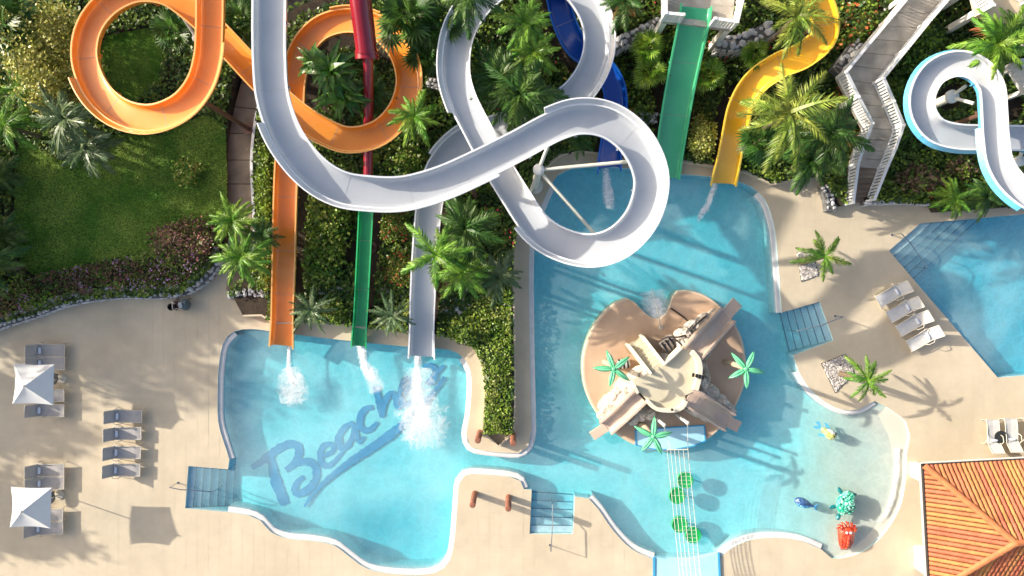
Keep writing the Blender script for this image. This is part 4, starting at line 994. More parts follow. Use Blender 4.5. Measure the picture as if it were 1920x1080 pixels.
castle = empty('play_castle', P(1250, 710, .1), 0, 'beige climbing castle with three tan slides, steps and faux rocks on the round island', 'play structure')
co = castle.location
PH = 1.9
def loc(px, py, h): return P(px, py, h) - co
fl = [(1222, 700), (1246, 683), (1281, 652), (1296, 660), (1309, 678), (1312, 705), (1306, 732), (1284, 742), (1288, 758), (1278, 767), (1262, 771), (1232, 768), (1214, 752), (1190, 723), (1186, 712)]
mb = MB(); mb.prism([loc(x, y, PH).xy for x, y in fl][::-1], 0, PH - .1); mb.obj('platform_floor', M['castle'], castle)
def parapet(pts, h0, wd=.16, hh=.32, name='parapet', mt='parapet', smo=True):
    q = smooth_poly(pts, False, 6) if smo else pts
    W = [loc(x, y, h0 + hh) for x, y in q]; mb = MB(); n = len(W); V = []
    for i in range(n):
        t = W[min(i + 1, n - 1)] - W[max(i - 1, 0)]; t.z = 0; t.normalize(); nn = Vector((-t.y, t.x, 0)) * wd / 2
        z0 = h0 - .5 - co.z; z1 = h0 + hh - co.z
        V += [(W[i].x - nn.x, W[i].y - nn.y, z0), (W[i].x - nn.x, W[i].y - nn.y, z1), (W[i].x + nn.x, W[i].y + nn.y, z1), (W[i].x + nn.x, W[i].y + nn.y, z0)]
    F = []
    for i in range(n - 1):
        for k in range(4): F.append((i * 4 + k, (i + 1) * 4 + k, (i + 1) * 4 + (k + 1) % 4, i * 4 + (k + 1) % 4))
    F += [(0, 1, 2, 3), (n * 4 - 1, n * 4 - 2, n * 4 - 3, n * 4 - 4)]
    return MB().add(V, F).obj(name, M[mt], castle, bevel=.02)
parapet([(1298, 660), (1309, 673), (1313, 690), (1311, 710), (1305, 732)], PH, .28)
parapet([(1287, 752), (1280, 764), (1262, 770), (1232, 767), (1214, 752)], PH, .22)
for (xa, ya, xb, yb) in ((1221, 701, 1179, 647), (1247, 684, 1205, 630)):
    a = loc(xa, ya, PH + .30); b_ = loc(xb, yb, 1.25); sd = (b_ - a).cross(Vector((0, 0, 1))).normalized() * .07; dz = Vector((0, 0, .75))
    MB().add([a - sd, a + sd, b_ + sd, b_ - sd, a - sd - dz * 1.6, a + sd - dz * 1.6, b_ + sd - dz * 1.4, b_ - sd - dz * 1.4], [(0, 1, 2, 3), (7, 6, 5, 4), (0, 4, 5, 1), (1, 5, 6, 2), (2, 6, 7, 3), (3, 7, 4, 0)]).obj('stair_parapet', M['parapet'], castle, bevel=.015)
parapet([(1247, 683), (1264, 668), (1279, 653)], PH, .10, .35, smo=False)
parapet([(1190, 724), (1197, 738)], PH, .16)
for i in range(8):
    t0, t1 = i / 8, (i + 1) / 8; z = .45 + (PH - .45) * (i + 1) / 8.3
    a = [(1181 + 40 * t0, 647 + 52 * t0), (1206 + 40 * t0, 631 + 52 * t0), (1206 + 40 * t1, 631 + 52 * t1), (1181 + 40 * t1, 647 + 52 * t1)]
    mb = MB(); mb.prism([loc(x, y, z).xy for x, y in a][::-1], 0, z - .1); mb.obj('stair_step', M['castle'], castle)
def chute(a, b, lip, width, h0=1.9, h1=.45):
    pts = [P(a[0], a[1], h0), P(a[0] * .7 + b[0] * .3, a[1] * .7 + b[1] * .3, h0 - .12 * (h0 - h1)), P(a[0] * .3 + b[0] * .7, a[1] * .3 + b[1] * .7, h1 + .22 * (h0 - h1)), P(b[0], b[1], h1)]
    pts = [p - co for p in crom(pts, .2)[0]]; fr = frames(pts); hw = width / 2
    pr = [(-hw, .30), (-hw + .03, .1), (-hw + .18, .02), (hw - .18, .02), (hw - .03, .1), (hw, .30), (hw + .13, .30), (hw + .13, -.2), (-hw - .13, -.2), (-hw - .13, .30)]
    V, F = sweep(pts, fr, pr, True); c_ = MB().add(V, F).obj('slide_chute', M['tanslide'], castle, bevel=.02)
    l0 = pts[-1]; l1 = P(lip[0], lip[1], h1 - .2) - co
    lp = [l0 - (l1 - l0) * .05, l0.lerp(l1, .5), l1]; fr = frames(lp); w2_ = hw * .72
    V, F = sweep(lp, fr, [(-w2_, .0), (-w2_, .05), (w2_, .05), (w2_, .0), (w2_, -.12), (-w2_, -.12)], True); MB().add(V, F).obj('slide_lip', M['tanslide'], c_, bevel=.02)
    for z_ in (0.35, .8):
        i = int(len(pts) * z_) - 1; MB().box((pts[i].x, pts[i].y, (pts[i].z - .1) / 2), (.3, .3, max(.1, pts[i].z - .25))).obj('chute_pier', M['rock'], c_)
chute((1295, 664), (1362, 590), (1383, 566), .92, 1.85, .62)
chute((1200, 742), (1136, 801), (1110, 818), .72, 1.85, .5)
chute((1290, 742), (1366, 791), (1386, 801), .88, 1.85, .5)
# faux rocks clad the sides
def rock(px, py, z, sx, sy, sz, rz, seed, parent=castle, mt='rock', name='faux_rock'):
    import bmesh
    bm = bmesh.new(); bmesh.ops.create_icosphere(bm, subdivisions=3, radius=1)
    rr_ = random.Random(seed); off = Vector((rr_.random() * 50, rr_.random() * 50, rr_.random() * 50))
    for v in bm.verts:
        d = noise.noise(v.co * 1.4 + off) * .35; cdist, cp = noise.voronoi(v.co * 1.7 + off)[:2]
        v.co *= 1 + d - .18 * max(0, 1 - (cdist[1] - cdist[0]) * 7)
        v.co.x = math.copysign(abs(v.co.x) ** .8, v.co.x); v.co.y = math.copysign(abs(v.co.y) ** .8, v.co.y)
    me = bpy.data.meshes.new(name); bm.to_mesh(me); bm.free(); me.materials.append(M[mt])
    p = P(px, py, z); q = p - (parent.location if parent else Vector())
    return link(name, me, parent, q, (0, 0, R(rz)), (sx * 1.15, sy * 1.15, sz * 1.1))
for k, a in enumerate([(1198, 704, .9, .55, .42, .75, 20), (1213, 702, 1.3, .40, .36, .5, 60), (1176, 722, .7, .62, .45, .75, 35), (1190, 722, 1.3, .45, .34, .5, 40), (1160, 742, .6, .62, .42, .6, 40), (1143, 760, .4, .58, .48, .5, 50), (1137, 778, .3, .42, .4, .4, 60), (1168, 748, 1.0, .5, .3, .5, 42),
                       (1329, 733, .7, .5, .36, .6, -35), (1348, 750, .5, .5, .32, .5, -35), (1364, 766, .3, .45, .28, .4, -35), (1312, 720, .9, .32, .5, .8, 0), (1316, 700, .7, .28, .55, .8, 0), (1322, 780, .2, .5, .22, .3, -30), (1343, 790, .15, .4, .18, .22, -30), (1302, 768, .4, .5, .28, .45, -30),
                       (1296, 615, .5, .55, .32, .45, 40), (1316, 602, .4, .5, .3, .4, 38), (1333, 592, .3, .4, .22, .3, 40), (1282, 630, .8, .45, .4, .55, 30), (1276, 645, 1.0, .4, .35, .6, 30), (1250, 672, .8, .42, .36, .6, 10), (1330, 650, .3, .42, .2, .35, 47), (1318, 665, .5, .45, .22, .5, 47),
                       (1190, 783, .3, .5, .3, .35, 35), (1206, 772, .6, .45, .34, .6, 30), (1216, 775, .6, .3, .3, .6, 0)]):
    rock(*a, k)
ch = rock(1253, 647, .9, .48, .42, .45, 25, 77, castle, 'crate', 'rock_barrel')
mb = MB()
for k in range(3):
    q = loc(1247 + k * 7, 652 - k * 5, 1.4); mb.box(q, (.10, .62, .12), R(35))
mb.obj('barrel_board', M['black'], castle)
for k, (pts) in enumerate([[(1236, 640, 1.3), (1252, 632, 1.5), (1272, 632, 1.5), (1290, 625, 1.2), (1305, 608, .9), (1325, 592, .9)], [(1262, 632, 1.5), (1274, 643, 1.6), (1285, 653, 1.7)], [(1284, 630, 1.3), (1292, 634, 1.3), (1302, 632, 1.2)], [(1258, 578, .14), (1278, 592, .14), (1290, 603, .14), (1291, 618, .3)]]):
    MB().tube([p - co for p in crom([P(*q) for q in pts], .15)[0]], .045, 6).obj('vine_rope', M['crack'], castle)
mb = MB()
for k in range(4): mb.box(loc(1300 + k * 6, 703 + k * 1.5, PH + .45), (.11, .2, .10), R(-12))
mb.obj('dark_ladder', M['black'], castle)
mb = MB(); mb.lathe(loc(1260, 768, PH + .42), [(.07, 0), (.07, .05), (.05, .06)], 10); mb.obj('parapet_lamp', M['black'], castle)
# barrel beside the rocks
b = empty('spray_barrel', P(1180, 680, .36), R(10), 'small black and white banded barrel beside the left plastic palm', 'barrel')
MB().lathe((0, 0, 0), [(.2, 0), (.26, .2), (.27, .35), (.22, .6), (.18, .62)], 18).obj('barrel_body', M['whitepaint'], b, smooth=True)
for z in (.12, .34, .54): MB().lathe((0, 0, z), [(.27, -.05), (.285, -.03), (.285, .03), (.27, .05)], 18).obj('barrel_band', M['black'], b)
b.rotation_euler = (0, R(-90), R(10))
# plastic palms
def starpalm(px, py, hgt, label, rz, r=.98):
    top = P(px, py, hgt); root = empty('plastic_palm', (top.x, top.y, .1), 0, label, 'plastic palm', 'plastic palms on the play island')
    pts = [(0, 0, 0), (.03, .02, hgt * .35), (-.02, .03, hgt * .7), (0, 0, hgt - .15)]
    MB().tube(crom(pts, .25)[0], [.17 - .006 * i for i in range(len(crom(pts, .25)[0]))], 12).obj('trunk', M['startrunk'], root, smooth=True)
    for i in range(5):
        V = []; F = []; nseg = 7; L_ = r * (1 + .06 * math.sin(i * 2.3)); wd = .155
        for j in range(nseg + 1):
            t = j / nseg; x = .03 + L_ * t; z = .10 * math.sin(t * 2.2) - .28 * t * t; ww = wd * (math.sin(math.pi * min(1, t * .86 + .14)) ** .8) * (1 if t < 1 else .05)
            V += [(x, -ww, z - .05), (x, -ww * .45, z + .03), (x, 0, z + .005), (x, ww * .45, z + .03), (x, ww, z - .05)]
        for j in range(nseg):
            for k in range(4): F.append((j * 5 + k, (j + 1) * 5 + k, (j + 1) * 5 + k + 1, j * 5 + k + 1))
        lf = MB().add(V, F).obj('leaf', M['starleaf'], root, smooth=True, loc=(0, 0, hgt - .1), rot=(0, 0, R(rz + 72 * i + 5 * math.sin(i * 4))))
        s_ = lf.modifiers.new('solid', 'SOLIDIFY'); s_.thickness = .03
    MB().lathe((0, 0, hgt - .16), [(.12, 0), (.14, .06), (.07, .13), (.01, .14)], 14).obj('crown_hub', M['starleaf'], root, smooth=True)
starpalm(1151, 692, 3.4, 'green plastic palm at the left side of the play island', 110)
starpalm(1399, 692, 3.4, 'green plastic palm at the right edge of the play island', 62)
starpalm(1225, 819, 3.3, 'green plastic palm over the pale blue pad at the front of the island', 84)
# thin spray pole by the notch
sp = empty('spray_pole', P(1239, 614, .1), 0, 'thin white angled spray pole in the notch of the island', 'spray pole')
MB().tube([(0, 0, 0), P(1232, 578, 1.5) - sp.location, P(1222, 541, 2.6) - sp.location], [.035, .03, .022], 8).obj('pole', M['steel'], sp)
MB().lathe((0, 0, 0), [(.11, 0), (.11, .03), (.05, .04)], 12).obj('base_plate', M['steel'], sp)
# masts and the rope net over the lily pads
def mast(px, py, hgt, label):
    t = P(px, py, hgt); m_ = empty('net_mast', (t.x, t.y, .1), 0, label, 'mast')
    MB().tube([(0, 0, 0), (0, 0, hgt - .1)], .085, 12).obj('pole', M['whitepaint'], m_, smooth=True)
    MB().lathe((0, 0, hgt - .16), [(.10, 0), (.10, .12), (.04, .15)], 12).obj('pole_cap', M['steel'], m_)
    return t
ma = mast(1245, 797, 2.4, 'left white mast holding the rope net in front of the castle'); mb_ = mast(1289, 793, 2.4, 'right white mast holding the rope net in front of the castle')
mast2 = []
net = empty('rope_net', P(1270, 950, 2.1), 0, 'pale overhead rope net stretched across the pool above the green lily pads', 'rope net')
no = net.location
def netp(u, v):   # u across 0..1, v along 0..1
    x = (1251 + (1290 - 1251) * u) * (1 - v) + (1283 + (1322 - 1283) * u) * v
    y = 843 + (1160 - 843) * v
    return P(x, y, 2.05 - .55 * math.sin(math.pi * min(1, v * .97))) 
us = [0, .17, .36, .55, .78, 1]
for u in us: MB().tube([netp(u, v) - no for v in np.linspace(0, 1, 26)], .017, 5).obj('rope', M['rope'], net)
for i in range(1, 44):
    v = i / 44
    if i % 3 == 0: a, b = 0, 1
    elif i % 3 == 1: a, b = .55, 1
    else: a, b = .36, 1
    MB().tube([netp(a, v) - no, netp((a + b) / 2, v) - no - Vector((0, 0, .03)), netp(b, v) - no], .010, 5).obj('rope_rung', M['rope'], net)
MB().tube([ma - no, P(1248, 812, 2.0) - no, netp(.17, 0.0) - no], .016, 5).obj('rope', M['rope'], net); MB().tube([mb_ - no, netp(1, 0) - no], .016, 5).obj('rope', M['rope'], net)
MB().tube([netp(0, 0) - no, netp(1, 0) - no], .03, 6).obj('spreader_bar', M['steel'], net)
for u in (0, 1):
    q = netp(u, 1) - no; MB().tube([(q.x, q.y, -no.z), (q.x, q.y, q.z + .3)], .06, 8).obj('net_post', M['whitepaint'], net)
for (x, y, lb) in ((1285, 901, 'green round lily pad float, farthest up under the rope net'), (1270, 930, 'green round lily pad float, second down and to the left'), (1275, 984, 'green round lily pad float, third down by the net'), (1300, 1004, 'green round lily pad float nearest the blue pad at the bottom')):
    r_ = empty('lily_pad', P(x, y, .1), 0, lb, 'float', 'green lily pads under the net'); zb = WZ - .1 - .1
    MB().lathe((0, 0, 0), [(.36, -.30), (.43, -.24), (.455, -.10), (.45, -.02), (.42, .0), (.40, -.015), (.1, -.01)], 32).obj('pad_body', M['lily'], r_, smooth=True)
    MB().tube([(0, 0, -.3), (0, 0, -1.0)], .04, 8).obj('anchor_pole', M['steel'], r_)
# blue landing pad at the bottom edge
bp = empty('blue_pad', P(1288, 1100, .02), 0, 'bright blue rubber landing pad at the bottom edge where the net ends', 'landing pad')
q = [P(x, y, .03) - bp.location for x, y in ((1226, 1044), (1250, 1048), (1290, 1049), (1325, 1042), (1347, 1036), (1352, 1160), (1226, 1160))]
MB().prism([v.xy for v in q][::-1], -.3, .03).obj('pad_mat', M['pad'], bp)
for a, b_ in ((q[5], q[4]), (q[6], q[0])): MB().bar(Vector((a.x, a.y, .05)), Vector((b_.x, b_.y, .05)), .12, .06).obj('pad_edge', M['padedge'], bp)

# ------------------------------------------------------------------ mosaic sea creatures on the beach entry
def blob(secs, seed=0, amp=.04, n=18, nsc=4):
    """secs: (x, y, z, ry, rz) cross-sections along a spine -> smooth closed body"""
    V = []; F = []
    pts = [Vector(s[:3]) for s in secs]
    for i, s in enumerate(secs):
        t = (pts[min(i + 1, len(pts) - 1)] - pts[max(i - 1, 0)]); t.z = 0; t = t.normalized(); sd = Vector((-t.y, t.x, 0))
        for k in range(n):
            a = 2 * math.pi * k / n; v = pts[i] + sd * math.cos(a) * s[3] + Vector((0, 0, 1)) * math.sin(a) * s[4]
            v += (v - pts[i]) * noise.noise(v * nsc + Vector((seed, 0, 0))) * amp * 4; V.append(v)
    for i in range(len(secs) - 1):
        for k in range(n): a = i * n + k; b_ = i * n + (k + 1) % n; F.append((a, b_, b_ + n, a + n))
    F += [tuple(range(n))[::-1], tuple(range((len(secs) - 1) * n, len(secs) * n))]
    return V, F
def body(secs, name, mt, parent, sub=1, **k):
    V, F = blob(secs, **k); o = MB().add(V, F).obj(name, M[mt], parent, smooth=True)
    s = o.modifiers.new('s', 'SUBSURF'); s.levels = sub; s.render_levels = sub; return o
t = empty('turtle_sculpture', P(1580, 940, .0), R(70), 'teal mosaic turtle sculpture with bumpy shell in the shallow water', 'sculpture')
secs = [(-.72 + .12 * i, 0, .30, max(.03, .48 * math.sin(math.pi * (i + .15) / 12.3) ** .7), max(.03, .42 * math.sin(math.pi * (i + .15) / 12.3) ** .7)) for i in range(13)]
body(secs, 'shell', 'mos_teal', t, amp=.03)
r2 = random.Random(5); mb = MB()
for k in range(46):
    a = r2.uniform(0, 6.28); rr_ = math.sqrt(r2.random()) * .8; x = rr_ * math.cos(a) * .78; y = rr_ * math.sin(a) * .52; z = .30 + .42 * math.sqrt(max(0, 1 - (x / .78) ** 2 - (y / .52) ** 2)); s = r2.uniform(.055, .09)
    mb.lathe((x, y, z - .03), [(s, 0), (s * .9, .05), (s * .5, .075), (.01, .08)], 7)
tag(mb.obj('shell_tile', M['mos_teal'], t, smooth=True), kind='stuff')
body([(-.62, .08, .3, .08, .08), (-.78, .1, .32, .13, .12), (-.92, .12, .33, .13, .12), (-1.02, .13, .32, .06, .06)], 'head', 'mos_tealdk', t)
for (x, y, a) in ((-.45, .42, 120), (-.4, -.45, -120), (.5, .36, 50), (.5, -.36, -50)):
    f = MB().lathe((0, 0, 0), [(.05, -.04), (.15, -.03), (.17, .0), (.13, .04), (.03, .06)], 12).obj('flipper', M['mos_tealdk'], t, smooth=True, loc=(x, y, .08), rot=(0, 0, R(a))); f.scale = (1.5, .7, 1)
t = empty('octopus_sculpture', P(1580, 1002, 0), R(-92), 'orange-red mosaic sculpture with ribbed tapering arms and curled top', 'sculpture')
body([(-.66, 0, .33, .06, .06), (-.6, 0, .33, .30, .26), (-.45, 0, .36, .44, .34), (-.25, 0, .38, .46, .38), (0, 0, .36, .43, .36), (.25, 0, .33, .38, .32), (.5, 0, .28, .32, .26), (.68, 0, .24, .22, .18), (.74, 0, .22, .05, .05)], 'body', 'mos_red', t)
for k in range(5):
    y = (k - 2) * .155; MB().tube([(-.2, y, .68 - abs(k - 2) * .08), (.2, y * .92, .66 - abs(k - 2) * .08), (.52, y * .72, .50 - abs(k - 2) * .06), (.76, y * .5, .2)], [.075, .085, .075, .03], 10).obj('arm', M['mos_red'], t, smooth=True)
for k in range(7):
    a = R(90 + 30 * (k - 0)); MB().tube([(-.42 + .2 * math.cos(a) , .40 * math.sin(a + 1.57 - 1.57) * .9, .6), (-.5 + .3 * math.cos(a), .46 * math.sin(a), .5), (-.44 + .36 * math.cos(a), .50 * math.sin(a), .32)], [.07, .08, .05], 8).obj('curl', M['mos_red'], t, smooth=True)
for y in (-.13, .08): MB().lathe((-.34, y, .72), [(.075, 0), (.07, .03), (.02, .06)], 10).obj('eye', M['mos_white'], t, smooth=True)
t = empty('whale_sculpture', P(1505, 941, 0), R(-18), 'small blue mosaic whale sculpture with tail pointing right', 'sculpture')
body([(-.56, 0, .22, .04, .04), (-.5, 0, .22, .17, .16), (-.34, 0, .25, .26, .23), (-.1, 0, .26, .28, .24), (.12, 0, .24, .22, .20), (.32, 0, .22, .13, .12), (.5, .0, .26, .07, .07), (.6, 0, .3, .03, .03)], 'body', 'mos_purple', t)
body([(-.48, -.12, .30, .03, .03), (-.3, -.16, .36, .10, .10), (0, -.14, .38, .12, .11), (.25, -.08, .33, .07, .07), (.45, -.02, .3, .03, .03)], 'belly_stripe', 'mos_blue', t)
for s in (-1, 1): MB().tube([(.55, 0, .28), (.66, .09 * s, .30), (.76, .15 * s, .28)], [.05, .06, .02], 8).obj('tail_fluke', M['mos_blue'], t, smooth=True)
t = empty('fish_sculpture', P(1549, 810, 0), R(-35), 'yellow and white mosaic fish sculpture with pale blue fins', 'sculpture')
body([(-.5, 0, .24, .03, .1), (-.4, 0, .25, .09, .12), (-.2, 0, .28, .18, .2), (0, 0, .3, .27, .26), (.2, 0, .3, .30, .27), (.38, 0, .28, .24, .2), (.5, 0, .26, .05, .05)], 'body', 'mos_yellow', t)
body([(-.25, .1, .36, .03, .03), (-.1, .12, .44, .10, .08), (.1, .12, .48, .13, .09), (.28, .1, .44, .07, .05)], 'back_patch', 'mos_white', t)
MB().add([(-.40, 0, .25), (-.75, .22, .3), (-.95, .1, .28), (-.62, 0, .26), (-.9, -.18, .24), (-.66, -.2, .24)], [(0, 1, 2, 3), (0, 3, 4, 5)]).obj('tail_fin', M['ltblue'], t).modifiers.new('s', 'SOLIDIFY').thickness = .05
for s in (-1, 1): MB().add([(.1, .22 * s, .2), (-.3, .42 * s, .15), (-.42, .34 * s, .14), (-.15, .2 * s, .2)], [(0, 1, 2, 3)]).obj('side_fin', M['ltblue'], t).modifiers.new('s', 'SOLIDIFY').thickness = .05
for y in (0, .17): MB().lathe((.24 , y, .52), [(.045, 0), (.04, .03), (.01, .05)], 9).obj('eye', M['black'], t, smooth=True)

# ------------------------------------------------------------------ loungers, parasols, tables
def make_lounger(name, tilt, length, sl, label):
    r = empty(name, (0, 0, 0), 0, label, 'sun lounger'); W_ = .62; Ls = length; ca, sa = math.cos(R(tilt)), math.sin(R(tilt)); bl = .66
    # seat runs along +x from the hinge at x=0
    V = []; F = []; n = 8
    for i in range(n + 1):
        x = Ls * i / n; z = .40 - .03 * math.sin(math.pi * i / n) + (-.07 * max(0, (i / n - .7) / .3) ** 1.5); V += [(x, -W_ / 2, z), (x, 0, z - .02), (x, W_ / 2, z)]
    for i in range(n):
        for k in (0, 1): F.append((i * 3 + k, (i + 1) * 3 + k, (i + 1) * 3 + k + 1, i * 3 + k + 1))
    MB().add(V, F).obj('seat_sling', M[sl], r)
    V = []; F = []
    for i in range(6):
        d = bl * i / 5; V += [(-d * ca, -W_ / 2, .40 + d * sa), (-d * ca + .02, 0, .39 + d * sa), (-d * ca, W_ / 2, .40 + d * sa)]
    for i in range(5):
        for k in (0, 1): F.append((i * 3 + k, (i + 1) * 3 + k, (i + 1) * 3 + k + 1, i * 3 + k + 1))
    MB().add(V, F).obj('backrest_sling', M[sl], r)
    for s in (-1, 1):
        y = s * (W_ / 2 + .02)
        MB().tube([(Ls, y, .33), (Ls * .6, y, .40), (0, y, .41)], .022, 8).obj('side_rail', M['frame'], r, smooth=True)
        MB().tube([(0, y, .41), (-bl * ca, y, .41 + bl * sa)], .022, 8).obj('backrest_frame', M['frame'], r, smooth=True)
        MB().tube([(Ls - .08, y, .34), (Ls - .02, y + s * .05, .18), (Ls - .1, y + s * .08, .02)], .02, 8).obj('leg', M['frame'], r, smooth=True)
        MB().tube([(.10, y, .40), (-.12, y + s * .05, .2), (-.10, y + s * .08, .02)], .02, 8).obj('leg', M['frame'], r, smooth=True)
        MB().tube([(.42, y, .40), (.34, y + s * .07, .56), (.05, y + s * .09, .60), (-.10 * ca, y + s * .03, .52)], .020, 8).obj('armrest', M['frame'], r, smooth=True)
    MB().tube([(Ls, -W_ / 2 - .02, .33), (Ls, W_ / 2 + .02, .33)], .022, 8).obj('foot_rail', M['frame'], r)
    MB().tube([(-bl * ca, -W_ / 2 - .02, .41 + bl * sa), (-bl * ca, W_ / 2 + .02, .41 + bl * sa)], .022, 8).obj('head_rail', M['frame'], r)
    pm = MB(); pm.tube([(.10, -.17, .45), (.10, -.1, .455), (.10, .1, .455), (.10, .17, .45)], [.05, .075, .075, .05], 10); pm.obj('rolled_towel', M['pillow'], r, smooth=True)
    return r
def copy_tree(o, parent=None):
    c_ = o.copy(); col.objects.link(c_)
    if parent: c_.parent = parent
    for ch_ in o.children: copy_tree(ch_, c_)
    return c_
L1 = make_lounger('sun_lounger', 62, 1.38, 'sling', ''); L2 = make_lounger('sun_lounger', 38, 1.22, 'slingw', '')
bpy.context.view_layer.update()
left = [(72, 657, 'taupe lounger farthest up on the left deck, above the upper white parasol'), (72, 681, 'taupe lounger half hidden by the top edge of the upper white parasol'), (71, 742, 'taupe lounger whose foot end shows right of the upper white parasol'), (71, 769, 'taupe lounger peeking out below the upper white parasol'),
        (71, 882, 'taupe lounger just above the lower white parasol, farther from it'), (71, 906, 'taupe lounger touching the top edge of the lower white parasol'), (69, 965, 'taupe lounger whose foot end shows right of the lower white parasol'), (69, 991, 'taupe lounger peeking out below the lower white parasol'),
        (217, 780, 'taupe lounger, top one of the free column, in the parasol shadow'), (216, 813, 'second taupe lounger from the top of the free column'), (215, 848, 'third taupe lounger from the top of the free column'), (214, 881, 'bottom taupe lounger of the free column')]
for i, (x, y, lb) in enumerate(left):
    o = L1 if i == 0 else copy_tree(L1); p = P(x, y, .4); o.location = (p.x, p.y, 0); o.rotation_euler = (0, 0, R(random.uniform(-2, 1.5))); o['label'] = lb; o['group'] = 'taupe loungers on the left deck'
right = [(1684, 545, 'pale lounger nearest the pool steps in the slanted row by the right pool'), (1704, 574, 'second pale lounger from the top of the slanted row by the right pool'), (1722, 600, 'third pale lounger from the top of the slanted row by the right pool'), (1742, 628, 'lowest pale lounger of the slanted row by the right pool')]
for i, (x, y, lb) in enumerate(right):
    o = L2 if i == 0 else copy_tree(L2); p = P(x, y, .4); o.location = (p.x, p.y, 0); o.rotation_euler = (0, 0, R(180 + 31)); o['label'] = lb; o['group'] = 'pale loungers by the right pool'
for i, (x, y, lb) in enumerate([(1863, 829, 'pale lounger above the tiled roof, left one beside the round table'), (1897, 827, 'pale lounger above the tiled roof, right of the round table'), (1934, 826, 'pale lounger above the tiled roof at the right edge')]):
    o = copy_tree(L2); p = P(x, y, .4); o.location = (p.x, p.y, 0); o.rotation_euler = (0, 0, R(90)); o['label'] = lb; o['group'] = 'pale loungers above the tiled roof'
def parasol(px, py, label):
    h0 = 2.25; h1 = 2.95; c_ = P(px, py, h0 + .1); r = empty('parasol', (c_.x, c_.y, 0), R(-1.5), label, 'parasol', 'white square parasols'); hs = 1.06
    MB().tube([(0, 0, .05), (0, 0, h1 - .03)], .028, 10).obj('pole', M['frame'], r, smooth=True)
    MB().lathe((0, 0, 0), [(.26, 0), (.26, .06), (.05, .09)], 24).obj('base_plate', M['frame'], r)
    cs = [(-hs, -hs), (hs, -hs), (hs, hs), (-hs, hs)]
    for i in range(4):
        a = Vector((*cs[i], h0)); b = Vector((*cs[(i + 1) % 4], h0)); ap = Vector((0, 0, h1)); V = []; F = []; n = 8
        for j in range(n + 1):
            t = j / n
            for k in range(n + 1):
                u = k / n; e = a.lerp(b, u); sag = math.sin(math.pi * u); mid = (a + b) / 2
                e = e + (Vector((0, 0, h0)) - Vector((mid.x, mid.y, h0))) * .06 * sag
                p = ap.lerp(e, t); p.z -= .07 * sag * t * t + .05 * math.sin(math.pi * t) * (0.4 + .6 * sag); V.append(p)
        for j in range(n):
            for k in range(n): q = j * (n + 1) + k; F.append((q, q + n + 1, q + n + 2, q + 1))
        MB().add(V, F).obj('canopy_panel', M['canvas'], r, smooth=True)
        MB().tube([(0, 0, h1 - .07), (cs[i][0] * .98, cs[i][1] * .98, h0 - .02)], .014, 6).obj('rib', M['frame'], r)
        MB().tube([(0, 0, h0 - .35), (cs[i][0] * .5, cs[i][1] * .5, (h0 + h1) / 2 - .06)], .012, 6).obj('strut', M['frame'], r)
    MB().lathe((0, 0, h1 - .02), [(.05, 0), (.05, .04), (.02, .08)], 10).obj('finial', M['frame'], r)
parasol(60, 721, 'upper white square parasol over the left loungers'); parasol(55, 953, 'lower white square parasol over the left loungers')
def table(px, py, label, g='round dark side tables'):
    c_ = P(px, py, .45); r = empty('side_table', (c_.x, c_.y, 0), 0, label, 'side table', g)
    MB().lathe((0, 0, .43), [(.34, 0), (.36, .01), (.36, .03), (.34, .035)], 28).obj('table_top', M['darktable'], r); MB().tube([(0, 0, .02), (0, 0, .43)], .03, 10).obj('pedestal', M['darktable'], r); MB().lathe((0, 0, 0), [(.2, 0), (.2, .02), (.05, .03)], 20).obj('foot', M['darktable'], r)
table(96, 710, 'round dark side table peeking out from the upper parasol'); table(91, 933, 'round dark side table peeking out from the lower parasol'); table(1877, 820, 'round dark side table between the two loungers above the roof')
# dark cleaning cart
ct = empty('cleaning_cart', P(344, 571, 0), R(2), 'dark wheeled cleaning cart with black bucket beside the long stone wall', 'cart')
V, F = blob([(.06, 0, .5, .03, .3), (.1, 0, .48, .24, .34), (.3, 0, .5, .30, .36), (.48, 0, .5, .29, .34), (.55, 0, .46, .1, .2)], amp=0); MB().add(V, F).obj('cart_body', M['tealgrey'], ct, smooth=True)
MB().box((.26, -.02, .88), (.20, .32, .07), R(8)).obj('lid', M['greylid'], ct, bevel=.03)
MB().box((-.08, .02, .35), (.42, .42, .14)).obj('cart_deck', M['maroon'], ct, bevel=.04); MB().box((-.1, .18, .45), (.35, .12, .3)).obj('mop_holder', M['maroon'], ct, bevel=.04)
MB().lathe((-.38, -.1, .3), [(.14, 0), (.19, .3), (.20, .34), (.17, .34), (.12, .05)], 20).obj('bucket', M['black'], ct, smooth=True)
for x, y in ((-.4, -.27), (.12, -.3), (-.3, .3), (.4, .3)): MB().tube([(x, y - .02, .08), (x, y + .02, .08)], .08, 14).obj('wheel', M['black'], ct)
MB().tube([(.0, -.2, .5), (-.2, -.22, .85), (-.2, .2, .85), (0, .22, .5)], .018, 8).obj('handle', M['chrome'], ct)
# timber posts
for (x, y, lb) in ((896, 826, 'brown timber post at the lower left end of the hedge strip'), (962, 831, 'brown timber post at the lower right end of the hedge strip'), (886, 947, 'left brown timber post on the lower deck peninsula'), (953, 954, 'right brown timber post on the lower deck peninsula')):
    h = 2.0; c_ = P(x, y, h); r = empty('timber_post', (c_.x, c_.y, 0), 0, lb, 'post', 'brown timber posts')
    MB().lathe((0, 0, 0), [(.165, 0), (.165, h - .03), (.145, h)], 18).obj('post_shaft', M['log'], r, smooth=True); MB().lathe((0, 0, h), [(.14, -.01), (.10, .008), (.01, .012)], 18).obj('post_end', M['log'], r)
